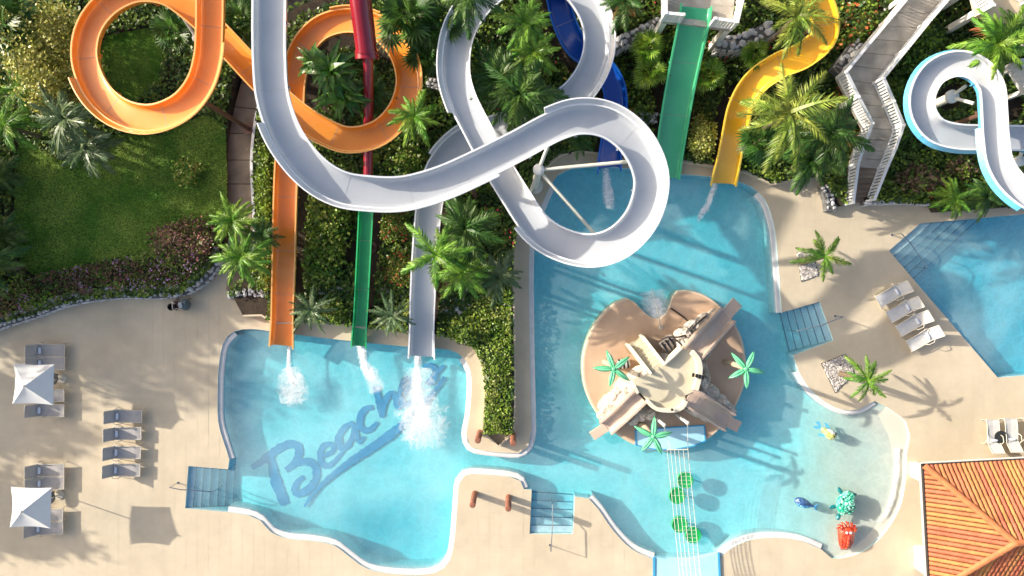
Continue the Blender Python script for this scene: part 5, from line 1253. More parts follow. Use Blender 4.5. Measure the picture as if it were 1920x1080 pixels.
# stainless handrails
def rail(pts, label):
    W = [P(*q) for q in pts]; o = Vector((W[0].x, W[0].y, 0)); r = empty('handrail', o, 0, label, 'handrail', 'stainless pool handrails')
    q = [W[0] - Vector((0, 0, W[0].z)) - o] + [w_ - o for w_ in W] + [Vector((W[-1].x, W[-1].y, -.9)) - o]
    MB().tube(q, .028, 8).obj('rail_tube', M['chrome'], r, smooth=True)
    for e in (q[0],): MB().lathe((e.x, e.y, 0), [(.07, 0), (.07, .015), (.03, .02)], 12).obj('floor_flange', M['chrome'], r)
rail([(318, 914, .9), (338, 918, .9), (400, 922, .35)], 'stainless handrail at the left pool corner steps')
rail([(1033, 1034, .9), (1036, 985, .85), (1036, 946, .3)], 'stainless handrail at the bottom middle pool steps')
rail([(1581, 594, .9), (1540, 610, .85), (1492, 621, .3)], 'stainless handrail at the notch steps right of the island')
rail([(1690, 438, .9), (1708, 457, .85), (1738, 501, .2)], 'stainless handrail on the steps of the right pool')
rail([(1060, 978, .9), (1062, 1000, .9)], 'short stainless rail loop beside the bottom middle steps') if False else None

# ------------------------------------------------------------------ tiled building
bd = empty('tiled_building', P(1850, 1000, 0), 0, 'white building with orange clay tiled hip roof in the bottom right corner', 'building')
bo = bd.location
he, hr = 2.7, 5.0
NW = P(1733, 873, he); RA = P(1903, 1018, hr)
ex = (P(1920, 863, he) - NW); ex.z = 0; ex.normalize(); ey = Vector((ex.y, -ex.x, 0))       # ex along the top eave, ey down the photo
dx = (RA - NW).dot(ex); dy = (RA - NW).dot(ey)
LX = 15.0; LY = 2 * dy
def B3(u, v, z): return NW + ex * u + ey * v + Vector((0, 0, z - he)) - bo
def rz_(u, v):
    return he + (hr - he) * max(0.0, min(u / dx, v / dy, (LX - u) / dx, (LY - v) / dy, 1))
mb = MB()
A_, B_, C_, D_ = B3(0, 0, he), B3(LX, 0, he), B3(LX, LY, he), B3(0, LY, he); R1, R2 = B3(dx, dy, hr), B3(LX - dx, dy, hr)
dn = Vector((0, 0, -.06))
MB().add([v + dn for v in (A_, B_, C_, D_, R1, R2)], [(0, 4, 5, 1), (1, 5, 2), (2, 5, 4, 3), (3, 4, 0)]).obj('roof_deck', M['roofunder'], bd)
mb = MB()
for a, b in ((A_, B_), (B_, C_), (C_, D_), (D_, A_)):
    t = (b - a).normalized(); mb.bar(a + Vector((0, 0, -.12)) - t * .05, b + Vector((0, 0, -.12)) + t * .05, .1, .18)
mb.obj('fascia_board', M['fascia'], bd)
mb = MB(); cn = [B3(2.6, 2.4, 0), B3(LX - 1.2, 2.4, 0), B3(LX - 1.2, LY - 1.2, 0), B3(2.6, LY - 1.2, 0)]; mb.prism([v.xy for v in cn], -.02, he - .05); mb.obj('wall', M['wall'], bd)
for v in (.95, 6.0, LY - .95):
    MB().box(B3(.98, v, he / 2 - .1), (.38, .8, he - .2), math.atan2(ex.y, ex.x)).obj('pillar', M['whitepaint'], bd)
for u in (4.5, 8.5, 12.5): MB().box(B3(u, .98, he / 2 - .1), (.38, .38, he - .2), math.atan2(ex.y, ex.x)).obj('pillar', M['whitepaint'], bd)
mb = MB(); 
for a, b in ((A_, B_), (D_, A_)):
    mb.bar(a + Vector((0, 0, -.26)), b + Vector((0, 0, -.26)), .22, .06)
mb.obj('gutter', M['wall'], bd)
pitch = .232
def tile_row(e, d, up_len_pts, rad=.094):
    """e eave point, d unit vector along the slope in plan; a run of overlapping half-round tiles"""
    a, b = up_len_pts; L_ = (b - a).length
    if L_ < .25: return
    t = (b - a).normalized(); sd = t.cross(Vector((0, 0, 1))).normalized(); up = sd.cross(t); n = max(1, int(L_ / .42)); V = []; F = []; K = 5
    for i in range(n):
        s0 = i * L_ / n; s1 = min(L_, (i + 1) * L_ / n + .05)
        b0 = len(V)
        for s, r_, lift in ((s0, rad * 1.06, .03), (s1, rad * .92, .0)):
            for k in range(K + 1):
                th = math.pi * k / K; V.append(a + t * s + sd * r_ * math.cos(th) + up * (r_ * math.sin(th) * .85 + lift - .01))
        for k in range(K): F.append((b0 + k, b0 + k + 1, b0 + K + 2 + k, b0 + K + 1 + k))
        F.append(tuple(b0 + k for k in range(K + 1)))
    MB().add(V, F).obj('tile_row', M['roof'], bd, smooth=False)
u = pitch / 2
while u < LX:
    v1 = min(dy, u * dy / dx, (LX - u) * dy / dx); a = B3(u, 0, he); b = B3(u, v1, rz_(u, v1)); tile_row(None, None, (a, b))
    if u < 8.5: a = B3(u, LY, he); b = B3(u, LY - v1, rz_(u, v1)); tile_row(None, None, (a, b))
    u += pitch
v = pitch / 2
while v < LY:
    u1 = min(dx, v * dx / dy, (LY - v) * dx / dy); a = B3(0, v, he); b = B3(u1, v, rz_(u1, v)); tile_row(None, None, (a, b)); v += pitch
def ridge(a, b, name='ridge_tile'):
    L_ = (b - a).length; n = int(L_ / .42); t = (b - a).normalized()
    for i in range(n):
        p = a + t * (i * L_ / n); q = a + t * ((i + 1) * L_ / n + .06)
        sd = t.cross(Vector((0, 0, 1))).normalized(); up = sd.cross(t); V = []; F = []
        for s, r_ in ((p, .17), (q, .145)):
            for k in range(7): th = math.pi * k / 6; V.append(s + sd * r_ * math.cos(th) + up * (r_ * math.sin(th) * .8 + .05))
        for k in range(6): F.append((k, k + 1, k + 8, k + 7))
        F.append(tuple(range(7))); MB().add(V, F).obj(name, M['ridge'], bd)
ridge(A_, R1); ridge(D_, R1); ridge(R1, R2)

# ------------------------------------------------------------------ plants
def frond_mesh(nm, L_, nl, ll, droop, m, seed, wd=.05, stiff=.3, vee=.35, start=.12):
    r = np.random.default_rng(seed); Qs = []
    def rach(t): return np.array([L_ * (t - .12 * droop * t * t), 0.05 * L_ * math.sin(t * 3 + seed) * t, -droop * L_ * t * t * .55])
    for j in range(nl):
        t = start + (1 - start) * (j + .5) / nl; p = rach(t); tn = rach(min(1.02, t + .02)) - rach(t - .02); tn /= np.linalg.norm(tn)
        l = ll * (math.sin(math.pi * (t * .80 + .16)) ** .75) * r.uniform(.72, 1.12)
        for s in (-1, 1):
            fw = stiff + .5 * t; d = np.array([0, s, 0]) * (1 - fw * .5) + tn * (fw + r.uniform(-.22, .22)) + np.array([0, 0, vee * (1 - t) - .2 + r.uniform(-.38, .38)]); d /= np.linalg.norm(d)
            sdv = np.cross(d, [0, 0, 1.0]); sdv /= (np.linalg.norm(sdv) + 1e-6); sdv = sdv * .8 + np.array([0, 0, .5]) * r.uniform(-1, 1)
            m_ = p + d * l * .45; tip = p + d * l + np.array([0, 0, -l * .28 * (0.6 + droop)])
            Qs.append([p, m_ + sdv * wd * .5, tip, m_ - sdv * wd * .5])
    k = 8
    for j in range(k):
        a, b = rach(j / k), rach((j + 1) / k); w0 = .035 * (1 - j / k) + .008; w1 = .035 * (1 - (j + 1) / k) + .008
        for dz in (0, .02): Qs.append([a + [0, -w0, dz], b + [0, -w1, dz], b + [0, w1, dz], a + [0, w0, dz]])
    return quads('frond', np.array(Qs), m)
def fan_mesh(L_, m, seed):
    r = np.random.default_rng(seed); Qs = []
    c0 = np.array([L_ * .5, 0, .04 * L_])
    Qs.append([[0, -.015, 0], [L_ * .5, -.015, c0[2]], [L_ * .5, .015, c0[2]], [0, .015, 0]])
    for j in range(15):
        a = R(-120 + 240 * j / 14) ; l = L_ * .55 * (1 - .25 * abs(j - 7) / 7) * r.uniform(.9, 1.05); d = np.array([math.cos(a), math.sin(a), -.18]); s = np.array([-math.sin(a), math.cos(a), .2]) * .045
        Qs.append([c0, c0 + d * l * .5 + s, c0 + d * l + [0, 0, -.12 * l], c0 + d * l * .5 - s])
    return quads('frond', np.array(Qs), m)
def blade_mesh(L_, wd, droop, m, seed):
    r = np.random.default_rng(seed); Qs = []; k = 7
    def c_(t): return np.array([L_ * t, 0, L_ * (.25 * math.sin(t * 2.0) - droop * t * t)])
    def w_(t): return wd * max(0.03, math.sin(math.pi * min(1, max(0, (t - .18) / .82)) ** .8)) if t > .18 else .02
    for j in range(k):
        a, b = c_(j / k), c_((j + 1) / k); wa, wb = w_(j / k), w_((j + 1) / k)
        for s in (-1, 1):
            Qs.append([a, b, b + [0, s * wb, .12 * wb + r.uniform(-.02, .02)], a + [0, s * wa, .12 * wa]] if s < 0 else [b, a, a + [0, wa, .12 * wa], b + [0, wb, .12 * wb + r.uniform(-.02, .02)]])
    return quads('leaf', np.array(Qs), m, True)
KIND = {}
def kinds(k, f): KIND[k] = [f(i) for i in range(3)]
kinds('coco', lambda i: frond_mesh('f', 1, 40, .24, .7 + .25 * i, M['fr_coco'], i, .019))
kinds('feather', lambda i: frond_mesh('f', 1, 38, .23, .6 + .25 * i, M['fr_feather'], 10 + i, .029, .45))
kinds('dark', lambda i: frond_mesh('f', 1, 36, .27, .7 + .25 * i, M['fr_dark'], 20 + i, .034, .4))
kinds('silver', lambda i: frond_mesh('f', 1, 26, .27, .35 + .25 * i, M['fr_silver'], 30 + i, .030, .6))
kinds('cycad', lambda i: frond_mesh('f', 1, 34, .16, .45 + .15 * i, M['fr_silver'], 40 + i, .02, .3))
kinds('fan', lambda i: fan_mesh(1.0, M['fr_dark'], 50 + i))
kinds('fanb', lambda i: fan_mesh(1.0, M['lf_bright'], 55 + i))
kinds('banana', lambda i: blade_mesh(1, .10 + .02 * i, .45 + .2 * i, M['banana'], 60 + i))
kinds('dead', lambda i: frond_mesh('f', 1, 20, .3, 1.2, M['fr_dead'], 70 + i, .05))
_tr = MB(); _tr.tube([(0, 0, 0), (.0, 0, .33), (.0, 0, .66), (0, 0, 1)], [1.25, .95, .9, 1.0], 10); TRUNK = mesh('trunk', _tr.V, _tr.F, M['bark'], True)
def palm(px, py, hc, r, kind, n, label, cat='palm tree', group=None, rz=None, trunk=.11, el=(70, -15), z0=None, lean=(0, 0), name='palm_tree', dead=0):
    rr_ = random.Random(int(px * 13 + py * 7)); base = on(px, py, hc) if z0 is None else P(px, py, z0 + hc)
    bz = base.z if z0 is None else z0
    root = empty(name, (base.x + lean[0], base.y + lean[1], bz), 0, label, cat, group)
    top = Vector((-lean[0], -lean[1], hc))
    if trunk > 0 and hc > .4:
        if lean != (0, 0):
            pts = crom([Vector((0, 0, -.1)), top * .45 + Vector((0, 0, -.2)), top * .8, top], .4)[0]
            MB().tube(pts, [trunk * (1.3 - .4 * i / len(pts)) for i in range(len(pts))], 10).obj('trunk', M['bark'], root, smooth=True)
        else: link('trunk', TRUNK, root, (0, 0, -.1), None, (trunk, trunk, hc + .1))
    ph = rr_.uniform(0, 6.28) if rz is None else R(rz); nm = 'leaf' if kind in ('banana',) else 'frond'
    n = int(n * 1.25)
    for i in range(n):
        f = i / max(1, n - 1); e = el[0] + (el[1] - el[0]) * f ** .8 + rr_.uniform(-8, 8)
        a = ph + i * 2.39996 + rr_.uniform(-.3, .3); s = r * rr_.uniform(.78, 1.16) * (1.0 if f > .2 else .8)
        me = KIND['dead' if dead and i >= n - dead else kind][rr_.randrange(3)]
        link(nm, me, root, top, Euler((rr_.uniform(-.3, .3), -R(e), a), 'XYZ'), s)
    return root
# (px, py, crown height over soil, radius, kind, fronds, label)
g0 = 'palms planted in the slide gardens'
PL = [
 (122, 222, 3.0, 1.9, 'silver', 18, 'silvery green palm under the orange loop on the left, upper of two'),
 (160, 278, 2.4, 1.6, 'silver', 16, 'silvery green palm on the lawn edge, lower of two'),
 (38, 168, 2.6, 1.3, 'feather', 14, 'light green palm at the foot of the yellow-green tree'),
 (436, 412, 3.0, 1.4, 'feather', 20, 'feathery palm beside the brown path at its lower bend'),
 (452, 482, 2.8, 1.55, 'feather', 22, 'feathery palm above the short limestone wall by the path end'),
 (492, 440, 2.8, 1.0, 'dark', 14, 'dark green palm just left of the orange exit flume'),
 (778, 218, 4.2, 1.35, 'feather', 17, 'bright yellow-green palm beside the second orange loop'),
 (985, 42, 4.4, 1.45, 'feather', 18, 'feathery palm at the top inside the upper white loop'),
 (1000, 96, 3.8, 1.4, 'feather', 16, 'feathery palm below its twin inside the upper white loop'),
 (975, 178, 4.2, 2.1, 'dark', 22, 'dark drooping palm between the two white loops'),
 (930, 150, 3.8, 1.8, 'dark', 16, 'dark palm against the left inside of the upper white loop'),
 (818, 478, 4.6, 1.95, 'feather', 11, 'bright palm reaching over the white slide exit flume'),
 (872, 428, 4.0, 1.7, 'dark', 20, 'dark green palm behind the bright one by the white exit flume'),
 (868, 510, 3.4, 1.6, 'feather', 14, 'green palm above the dark curved stone wall'),
 (934, 520, 2.6, 1.45, 'silver', 16, 'grey-green palm overhanging the deck strip by the main pool'),
 (584, 580, 1.7, 1.35, 'cycad', 15, 'pale cycad-like palm overlapping the orange exit flume'),
 (735, 592, 1.5, 1.25, 'cycad', 17, 'grey-green cycad-like palm between green and white exit flumes'),
 (765, 35, 3.2, 1.9, 'fan', 18, 'dark fan palm right of the red tube slide at the top'),
 (828, 48, 3.0, 1.8, 'fan', 16, 'dark fan palm left of the upper white loop'),
 (800, 100, 2.4, 1.4, 'fan', 14, 'small dark fan palm right of the second orange loop'),
 (880, -10, 5.4, 1.6, 'dark', 14, 'dark palm reaching over the top of the upper white loop'),
 (1172, 2, 3.4, 1.25, 'dark', 14, 'dark palm with orange dead fronds left of the slide platform'),
 (1212, 92, 2.0, 1.0, 'fanb', 15, 'light green fan plant right of the blue slide, upper'),
 (1216, 135, 2.0, 1.0, 'fanb', 15, 'light green fan plant right of the blue slide, lower'),
 (1328, 142, 1.8, .95, 'fanb', 15, 'light green fan plant right of the pale green slide'),
 (1416, 104, 1.8, .9, 'fanb', 13, 'light green fan plant left of the yellow slide top'),
 (1494, 30, 5.0, 2.0, 'coco', 12, 'coconut palm covering the top of the yellow slide'),
 (1478, 212, 5.6, 2.7, 'coco', 14, 'largest coconut palm spreading over the lower yellow slide'),
 (1555, 250, 3.2, 1.9, 'dark', 22, 'dark fine-leaved palm left of the walkway stairs'),
 (1520, 300, 2.6, 1.6, 'dark', 18, 'dark palm above the rubble wall at the foot of the walkway'),
 (1425, 265, 2.2, 1.3, 'fan', 14, 'small dark fan palm right of the yellow exit flume'),
 (1868, 82, 4.2, 1.8, 'feather', 24, 'bushy palm with orange tinged fronds under the corner terrace'),
 (1905, 60, 4.0, 1.5, 'dark', 16, 'dark bushy palm at the top right edge'),
 (1790, 372, 1.5, 1.2, 'feather', 16, 'low green palm leaning over the right pool edge, left one'),
 (1850, 368, 1.5, 1.2, 'dark', 16, 'low dark palm leaning over the right pool edge, right one'),
 (1905, 345, 1.8, 1.0, 'cycad', 14, 'pale spiky palm inside the right white slide bend'),
 (0, 330, 1.6, 1.3, 'dark', 18, 'dark palm at the left edge beside the lawn, upper'),
 (8, 235, 3.0, 1.6, 'feather', 16, 'green palm at the left edge below the yellow-green tree'),
 (0, 445, 1.8, 1.4, 'dark', 20, 'dark palm at the left edge beside the lawn, lower'),
 (-40, 500, 3.2, 2.0, 'dark', 18, 'dark palm mostly cut off by the left edge'),
 (8, 40, 3.4, 1.8, 'fan', 16, 'dark fan palm in the top left corner'),
 (330, 60, 2.0, 1.3, 'fan', 14, 'dark fan palm inside the first orange loop'),
 (455, 40, 2.4, 1.4, 'fan', 14, 'dark fan palm between the orange slide and the white slide top'),
 (700, 175, 3.0, 1.2, 'dark', 14, 'dark palm inside the second orange loop beside the red tube'),
 (470, 95, 1.6, .9, 'fan', 12, 'small dark fan palm near the head of the brown path'),
 (1085, 262, 1.6, .9, 'dark', 12, 'small dark palm inside the loop over the pool edge'),
]
for a in PL:
    dd = 3 if 'orange' in a[6] and ('dead' in a[6] or 'tinged' in a[6]) else 0
    palm(*a[:7], group=g0, dead=dd)
# big-leaved plants
palm(622, 135, 4.0, 1.35, 'banana', 26, 'big leaved dark green plant cluster inside the second orange loop', 'banana plant', name='banana_plant', el=(75, 5))
palm(645, 180, 3.6, 1.35, 'banana', 24, 'lower right part of the broad leaved plants beside the red tube', 'banana plant', name='banana_plant', el=(70, 0))
palm(592, 120, 3.6, 1.0, 'banana', 16, 'broad leaved plant with browned tips beside the white slide', 'banana plant', name='banana_plant', el=(70, 0))
palm(1000, 205, 3.4, 1.3, 'banana', 14, 'broad leaved plant in the gap between the white loops', 'banana plant', name='banana_plant', el=(70, 0))
# two palms standing in the deck
palm(1546, 480, 1.9, 1.42, 'feather', 9, 'short palm in the upper pebble bed of the right deck', z0=0, lean=(-.45, -.30), group='palms standing in pebble beds on the deck', el=(35, -12), trunk=.13)
palm(1627, 714, 2.1, 1.42, 'feather', 9, 'taller palm in the lower pebble bed of the right deck', z0=0, lean=(-.45, .12), group='palms standing in pebble beds on the deck', el=(35, -12), trunk=.13)

# leafy masses
def leaf_quads(C, size, r, tilt=.8):
    n = len(C); a = r.uniform(0, 2 * np.pi, n); d = np.stack([np.cos(a), np.sin(a), r.uniform(-tilt, tilt, n)], 1); d /= np.linalg.norm(d, axis=1)[:, None]
    s = np.cross(d, np.array([0, 0, 1.0])); s /= np.linalg.norm(s, axis=1)[:, None]
    b = r.uniform(-.7, .7, n)[:, None]; s = s * np.cos(b) + np.cross(d, s) * np.sin(b)
    L_ = (size * r.uniform(.6, 1.35, n))[:, None]; wd = L_ * .34
    return np.stack([C - d * L_ * .5, C + s * wd, C + d * L_ * .5, C - s * wd], 1)
def vnoise(X, Y, sc, seed):
    r = np.random.default_rng(seed); Gd = r.random((96, 96)); x = (X / sc) % 95; y = (Y / sc) % 95; i = x.astype(int); j = y.astype(int); fx = x - i; fy = y - j
    fx = fx * fx * (3 - 2 * fx); fy = fy * fy * (3 - 2 * fy)
    return (Gd[i, j] * (1 - fx) + Gd[i + 1, j] * fx) * (1 - fy) + (Gd[i, j + 1] * (1 - fx) + Gd[i + 1, j + 1] * fx) * fy
vT = np.vectorize(lambda x, y: T((x, y)))
def cover(name, loops, dens, size, m, seed, lo=.1, hi=.7, excl=(), thr=None, label=None, sc=1.3, holes=(), gate=0):
    r = np.random.default_rng(seed); allp = np.array([p for lp in loops for p in lp]); x0, y0 = allp.min(0); x1, y1 = allp.max(0)
    x0 = max(x0, -36); x1 = min(x1, 36); y0 = max(y0, -20); y1 = min(y1, 23)
    n = int((x1 - x0) * (y1 - y0) * dens); X = r.uniform(x0, x1, n); Y = r.uniform(y0, y1, n); pts = np.stack([X, Y], 1); k = np.zeros(n, bool)
    for lp in loops: k |= pip(pts, lp)
    for lp in holes: k &= ~pip(pts, lp)
    for (ex_, ey_, er) in excl: q = P(ex_, ey_, .6); k &= np.hypot(X - q.x, Y - q.y) > er / S
    for (ex_, ey_, er) in CORR: k &= np.hypot(X - ex_, Y - ey_) > er
    nz = vnoise(X + 200, Y + 200, sc, seed + 1) * .65 + vnoise(X + 200, Y + 200, sc * .4, seed + 2) * .35
    if thr is not None: k &= nz > thr
    if gate: k &= vnoise(X + 100, Y + 100, 2.2, gate) > .5
    X, Y, nz = X[k], Y[k], nz[k]; h = lo + (hi - lo) * nz; z = vT(X, Y) + h * (1 - r.random(len(X)) ** 2.5 * .7) if len(X) else X
    C = np.stack([X, Y, z], 1)
    o = link(name, quads(name, leaf_quads(C, size, r), m)); return tag(o, label, 'ground cover' if label else None, kind='stuff')
def px2(l, h=.5): return [tuple(P(x, y, h).xy) for x, y in l]
lawn = [(28, 330), (40, 260), (110, 300), (190, 300), (205, 255), (260, 250), (300, 255), (335, 238), (390, 215), (425, 235), (426, 330), (424, 400), (415, 440), (380, 420), (340, 415), (300, 450), (280, 475), (200, 488), (120, 505), (70, 520), (40, 500), (25, 420)]
lawn2 = [(205, 70), (290, 55), (315, 110), (300, 160), (250, 195), (200, 180), (180, 120)]
LW = px2(lawn); LW2 = px2(lawn2, .8)
# soft lawn bed under the blades
for lp in (LW, LW2):
    vs, F = cdt_mesh([lp], .8); tag(link('lawn', mesh('lawn', [(v[0], v[1], T(v) + .02) for v in vs], F, M['lawn'])), kind='structure')
r = np.random.default_rng(3)
def blades(loops, n):
    Pp = []
    for lp in loops:
        a = np.array(lp); x0, y0 = a.min(0); x1, y1 = a.max(0); X = r.uniform(x0, x1, n); Y = r.uniform(y0, y1, n); k = pip(np.stack([X, Y], 1), lp); Pp.append(np.stack([X[k], Y[k]], 1))
    Pp = np.concatenate(Pp); z = vT(Pp[:, 0], Pp[:, 1]) + .03; C = np.stack([Pp[:, 0], Pp[:, 1], z + .03], 1)
    return quads('lawn_grass', leaf_quads(C, .09, r, 1.2), M['grass'])
tag(link('lawn_grass', blades([LW, LW2], 90000)), 'short shaded green lawn with sunlit patches on the left', 'grass', kind='stuff')
bare = [(470, 575, 34), (655, 470, 22), (1765, 190, 22), (1300, 235, 22), (1230, 180, 16), (1340, 90, 16), (1880, 210, 24)]
hedge = px2([(906, 812), (910, 740), (905, 685), (890, 655), (866, 642), (838, 632), (845, 600), (900, 560), (958, 540), (958, 812)])
flow = px2([(0, 600), (60, 586), (110, 568), (160, 553), (230, 545), (290, 543), (340, 536), (372, 515), (392, 490), (402, 468), (400, 425), (372, 408), (338, 415), (300, 448), (276, 478), (200, 492), (120, 508), (60, 522), (0, 545)])
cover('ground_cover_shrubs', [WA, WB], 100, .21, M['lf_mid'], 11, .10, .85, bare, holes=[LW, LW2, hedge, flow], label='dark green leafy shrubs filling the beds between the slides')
cover('ground_cover_shrubs', [WA, WB], 34, .17, M['lf_bright'], 12, .30, 1.0, bare, thr=.50, holes=[LW, LW2, hedge, flow], label='leaves coloured bright as if sunlit topping the shrub beds between the slides', gate=5)  # sunlight on the shrub tops put into a brighter leaf colour
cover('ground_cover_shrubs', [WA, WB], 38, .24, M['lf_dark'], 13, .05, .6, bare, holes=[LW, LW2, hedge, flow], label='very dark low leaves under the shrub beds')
cover('flowering_plants', [WB], 6, .12, M['fl_red'], 17, .5, 1.0, bare, thr=.62, holes=[hedge], label='scattered red blossoms in the garden beds', gate=9)
cover('flower_border', [flow], 150, .15, M['lf_mid'], 14, .2, .95, label='green leaves of the flower border above the long limestone wall')
cover('flower_border', [flow], 70, .13, M['lf_red'], 15, .35, 1.1, thr=.42, label='brownish red leaves of the flower border above the long limestone wall', sc=1.0)
cover('flower_border', [flow], 30, .12, M['fl_purple'], 16, .5, 1.15, thr=.52, label='pale purple blossoms of the flower border above the long limestone wall', sc=1.0)
cover('flower_border', [flow], 50, .16, M['lf_bright'], 18, .35, .95, thr=.56, label='fresh green tufts of the flower border above the long limestone wall', sc=1.2)
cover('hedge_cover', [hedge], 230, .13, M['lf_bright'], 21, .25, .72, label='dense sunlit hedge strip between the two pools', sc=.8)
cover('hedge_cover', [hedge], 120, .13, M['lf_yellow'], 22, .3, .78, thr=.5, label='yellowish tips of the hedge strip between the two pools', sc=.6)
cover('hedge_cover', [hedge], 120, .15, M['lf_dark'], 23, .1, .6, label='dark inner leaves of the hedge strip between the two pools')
# bright shrubs left of and beside the exit flumes
def shrub(px, py, rx, ry, hgt, mts, label, n=900, size=.16, name='shrub', cat='shrub', trunk=True, dh=.6, clumps=26):
    base = on(px, py, hgt * dh); root = empty(name, base, 0, label, cat); r = np.random.default_rng(int(px + py * 3)); 
    cc = r.normal(size=(clumps, 3)); cc /= np.linalg.norm(cc, axis=1)[:, None]; cc[:, 2] = np.abs(cc[:, 2]); cc *= r.uniform(.45, .92, (clumps, 1))
    for k, mt in enumerate(mts):
        m_ = n // len(mts); w_ = r.integers(0, clumps, m_); C = cc[w_] + r.normal(size=(m_, 3)) * .17
        C = C * np.array([rx, ry, hgt * .62]) + np.array([0, 0, hgt * .36]); kk = np.ones(len(C), bool)
        for (ex_, ey_, er) in CORR: kk &= np.hypot(C[:, 0] + base.x - ex_, C[:, 1] + base.y - ey_) > er
        C = C[kk]
        link('foliage', quads('foliage', leaf_quads(C, size, r, 1.0), M[mt]), root)
    if trunk:
        mb = MB()
        for k in range(6): q = Vector(cc[k]) ; mb.tube([(0, 0, -.1), Vector((q.x * rx * .3, q.y * ry * .3, hgt * .3)), Vector((q.x * rx * .8, q.y * ry * .8, hgt * (.36 + .5 * q.z)))], [.06, .045, .015], 6)
        mb.obj('stem', M['bark'], root)
    return root
shrub(90, 105, 2.1, 2.7, 4.4, ['lf_lime', 'lf_lime', 'lf_yellow', 'lf_lime'], 'yellow-green feathery tree left of the first orange loop', 9000, .17, 'feathery_tree', 'tree', clumps=60)
shrub(350, 322, .85, .75, .8, ['lf_lime', 'lf_bright', 'lf_bright'], 'bright green low bush alone on the sunlit lawn', 900, .17)
shrub(342, 452, 1.75, 1.15, 1.3, ['lf_red', 'fl_pink', 'lf_brown', 'lf_yellow', 'lf_mid', 'lf_brown', 'lf_red'], 'brownish pink flowering bush at the end of the lawn', 3600, .14, clumps=50)
shrub(1320, 258, .95, 1.05, 1.5, ['lf_yellow', 'lf_lime', 'lf_yellow', 'lf_lime'], 'round yellow-green bush between pale green and yellow slides', 2600, .13, clumps=40)
shrub(1728, 335, 1.35, .85, 1.1, ['lf_brown', 'lf_brown', 'lf_mid'], 'brown dry bush below the right white loop, left of two', 2000, .20, clumps=30)
shrub(1800, 318, .9, .7, 1.0, ['lf_brown', 'lf_mid'], 'brown dry bush below the right white loop, right of two', 1100, .18)
shrub(610, 420, 1.25, 2.0, 1.5, ['lf_bright', 'lf_mid', 'lf_bright', 'lf_yellow'], 'tall leafy bush mass between the orange and green exit flumes', 3600, .19, clumps=60)
shrub(595, 500, 1.2, 1.2, 1.3, ['lf_bright', 'lf_mid', 'lf_yellow'], 'leafy bush above the short pale wall by the orange exit flume', 2200, .18, clumps=40)
shrub(498, 350, .6, 2.4, 1.1, ['lf_bright', 'lf_mid', 'lf_bright'], 'narrow upright hedge along the white kerb of the brown path', 2800, .15, clumps=50)
shrub(500, 500, .55, 1.3, 1.1, ['lf_bright', 'lf_yellow', 'lf_mid'], 'sunlit bush between the path palms and the orange exit flume', 1800, .15, clumps=36)
shrub(740, 430, .85, 1.1, 1.1, ['lf_mid', 'lf_yellow', 'lf_bright', 'lf_mid', 'lf_yellow', 'lf_bright', 'lf_mid', 'fl_red'], 'red flecked bush between the dark green and white exit flumes, upper', 1500, .13, clumps=30)
shrub(742, 505, .9, 1.0, 1.1, ['lf_mid', 'lf_yellow', 'lf_bright', 'lf_mid', 'lf_yellow', 'lf_bright', 'lf_mid', 'fl_red'], 'red flecked bush between the dark green and white exit flumes, lower', 1600, .13, clumps=30)
shrub(620, 580, .8, .7, .9, ['lf_bright', 'lf_yellow', 'lf_mid'], 'yellow-green bush beside the cycad by the orange exit flume', 1100, .14)
shrub(770, 580, .5, .6, .8, ['lf_bright', 'lf_yellow'], 'yellow-green bush left of the white exit flume end', 700, .14)
shrub(760, 300, 1.2, .8, 1.0, ['lf_mid', 'lf_yellow', 'lf_bright'], 'mixed bush under the bend of the white slide below the bright palm', 1500, .16)
shrub(1575, 205, .8, 1.2, 1.0, ['lf_bright', 'lf_mid', 'lf_bright', 'fl_red', 'lf_yellow'], 'orange flowered bush left of the walkway bend', 1500, .14)
shrub(1595, 255, .6, .9, 1.0, ['lf_bright', 'lf_mid', 'fl_red'], 'red flowered bush left of the walkway stairs', 1100, .13)
shrub(1690, 200, 1.0, 2.0, 1.1, ['lf_mid', 'lf_bright', 'lf_mid'], 'glossy green bush right of the walkway bend', 2600, .18, clumps=50)
shrub(1640, 60, 1.0, 1.0, 1.2, ['lf_mid', 'lf_dark', 'fl_red'], 'dark bush under the upper walkway', 900, .18) if False else None
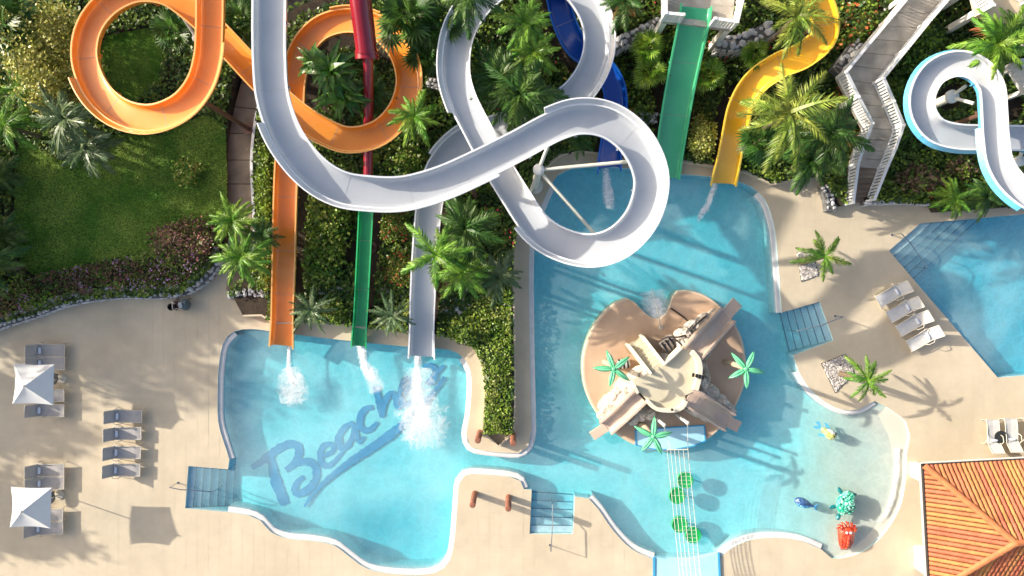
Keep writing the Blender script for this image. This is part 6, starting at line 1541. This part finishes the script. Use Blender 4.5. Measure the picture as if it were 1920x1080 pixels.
shrub(1600, 40, 1.6, 1.3, 1.2, ['lf_mid', 'lf_dark', 'lf_mid', 'lf_mid', 'lf_dark', 'lf_bright', 'lf_mid', 'fl_red'], 'dark green bush with red blossoms left of the upper walkway', 2200, .18, clumps=40)
shrub(1720, 90, 1.5, 1.5, 1.2, ['lf_mid', 'lf_dark', 'lf_bright'], 'dark green bush right of the upper walkway', 2200, .18, clumps=40)
shrub(870, 620, .9, .7, 1.0, ['lf_mid', 'lf_bright', 'lf_dark'], 'dark green bush right of the white exit flume end', 1500, .15)
# shade trees beyond the left edge, partly outside the picture
def big_tree(px, py, hgt, rad, label):
    base = P(px, py, 0); base.z = T(base); root = empty('shade_tree', base, 0, label, 'tree', 'tall trees beyond the left edge'); r = np.random.default_rng(int(abs(px) + py)); nc = 80
    cc = r.normal(size=(nc, 3)); cc /= np.linalg.norm(cc, axis=1)[:, None]; cc *= r.uniform(.35, 1, (nc, 1)); w_ = r.integers(0, nc, 9000)
    C = (cc[w_] + r.normal(size=(9000, 3)) * .12) * np.array([rad, rad, hgt * .36]) + np.array([0, 0, hgt * .66]); link('crown', quads('crown', leaf_quads(C, .34, r, 1.0), M['lf_mid']), root)
    mb = MB(); mb.tube([(0, 0, -.2), (.1, 0, hgt * .3), (0, .1, hgt * .6)], [.32, .24, .15], 10)
    for k in range(7): q = Vector(cc[k]); mb.tube([(0, 0, hgt * .35), Vector((q.x * rad * .7, q.y * rad * .7, hgt * (.62 + .25 * q.z)))], [.14, .05], 6)
    mb.obj('trunk', M['bark'], root)
for a in [(-200, 280, 8.5, 3.0, 'tall dense tree beyond the left edge, beside the lawn'), (-420, 420, 10.5, 3.8, 'tall dense tree beyond the left edge, lower'), (-560, 300, 11.0, 3.4, 'tall dense tree farthest beyond the left edge'), (-130, 420, 7.0, 2.2, 'small dense tree beyond the left edge near the flower border'), (-520, 600, 8.5, 3.0, 'tall dense tree beyond the left edge beside the deck'), (-420, 820, 7.0, 2.3, 'small tree beyond the left edge beside the lower parasol')]:
    big_tree(*a)
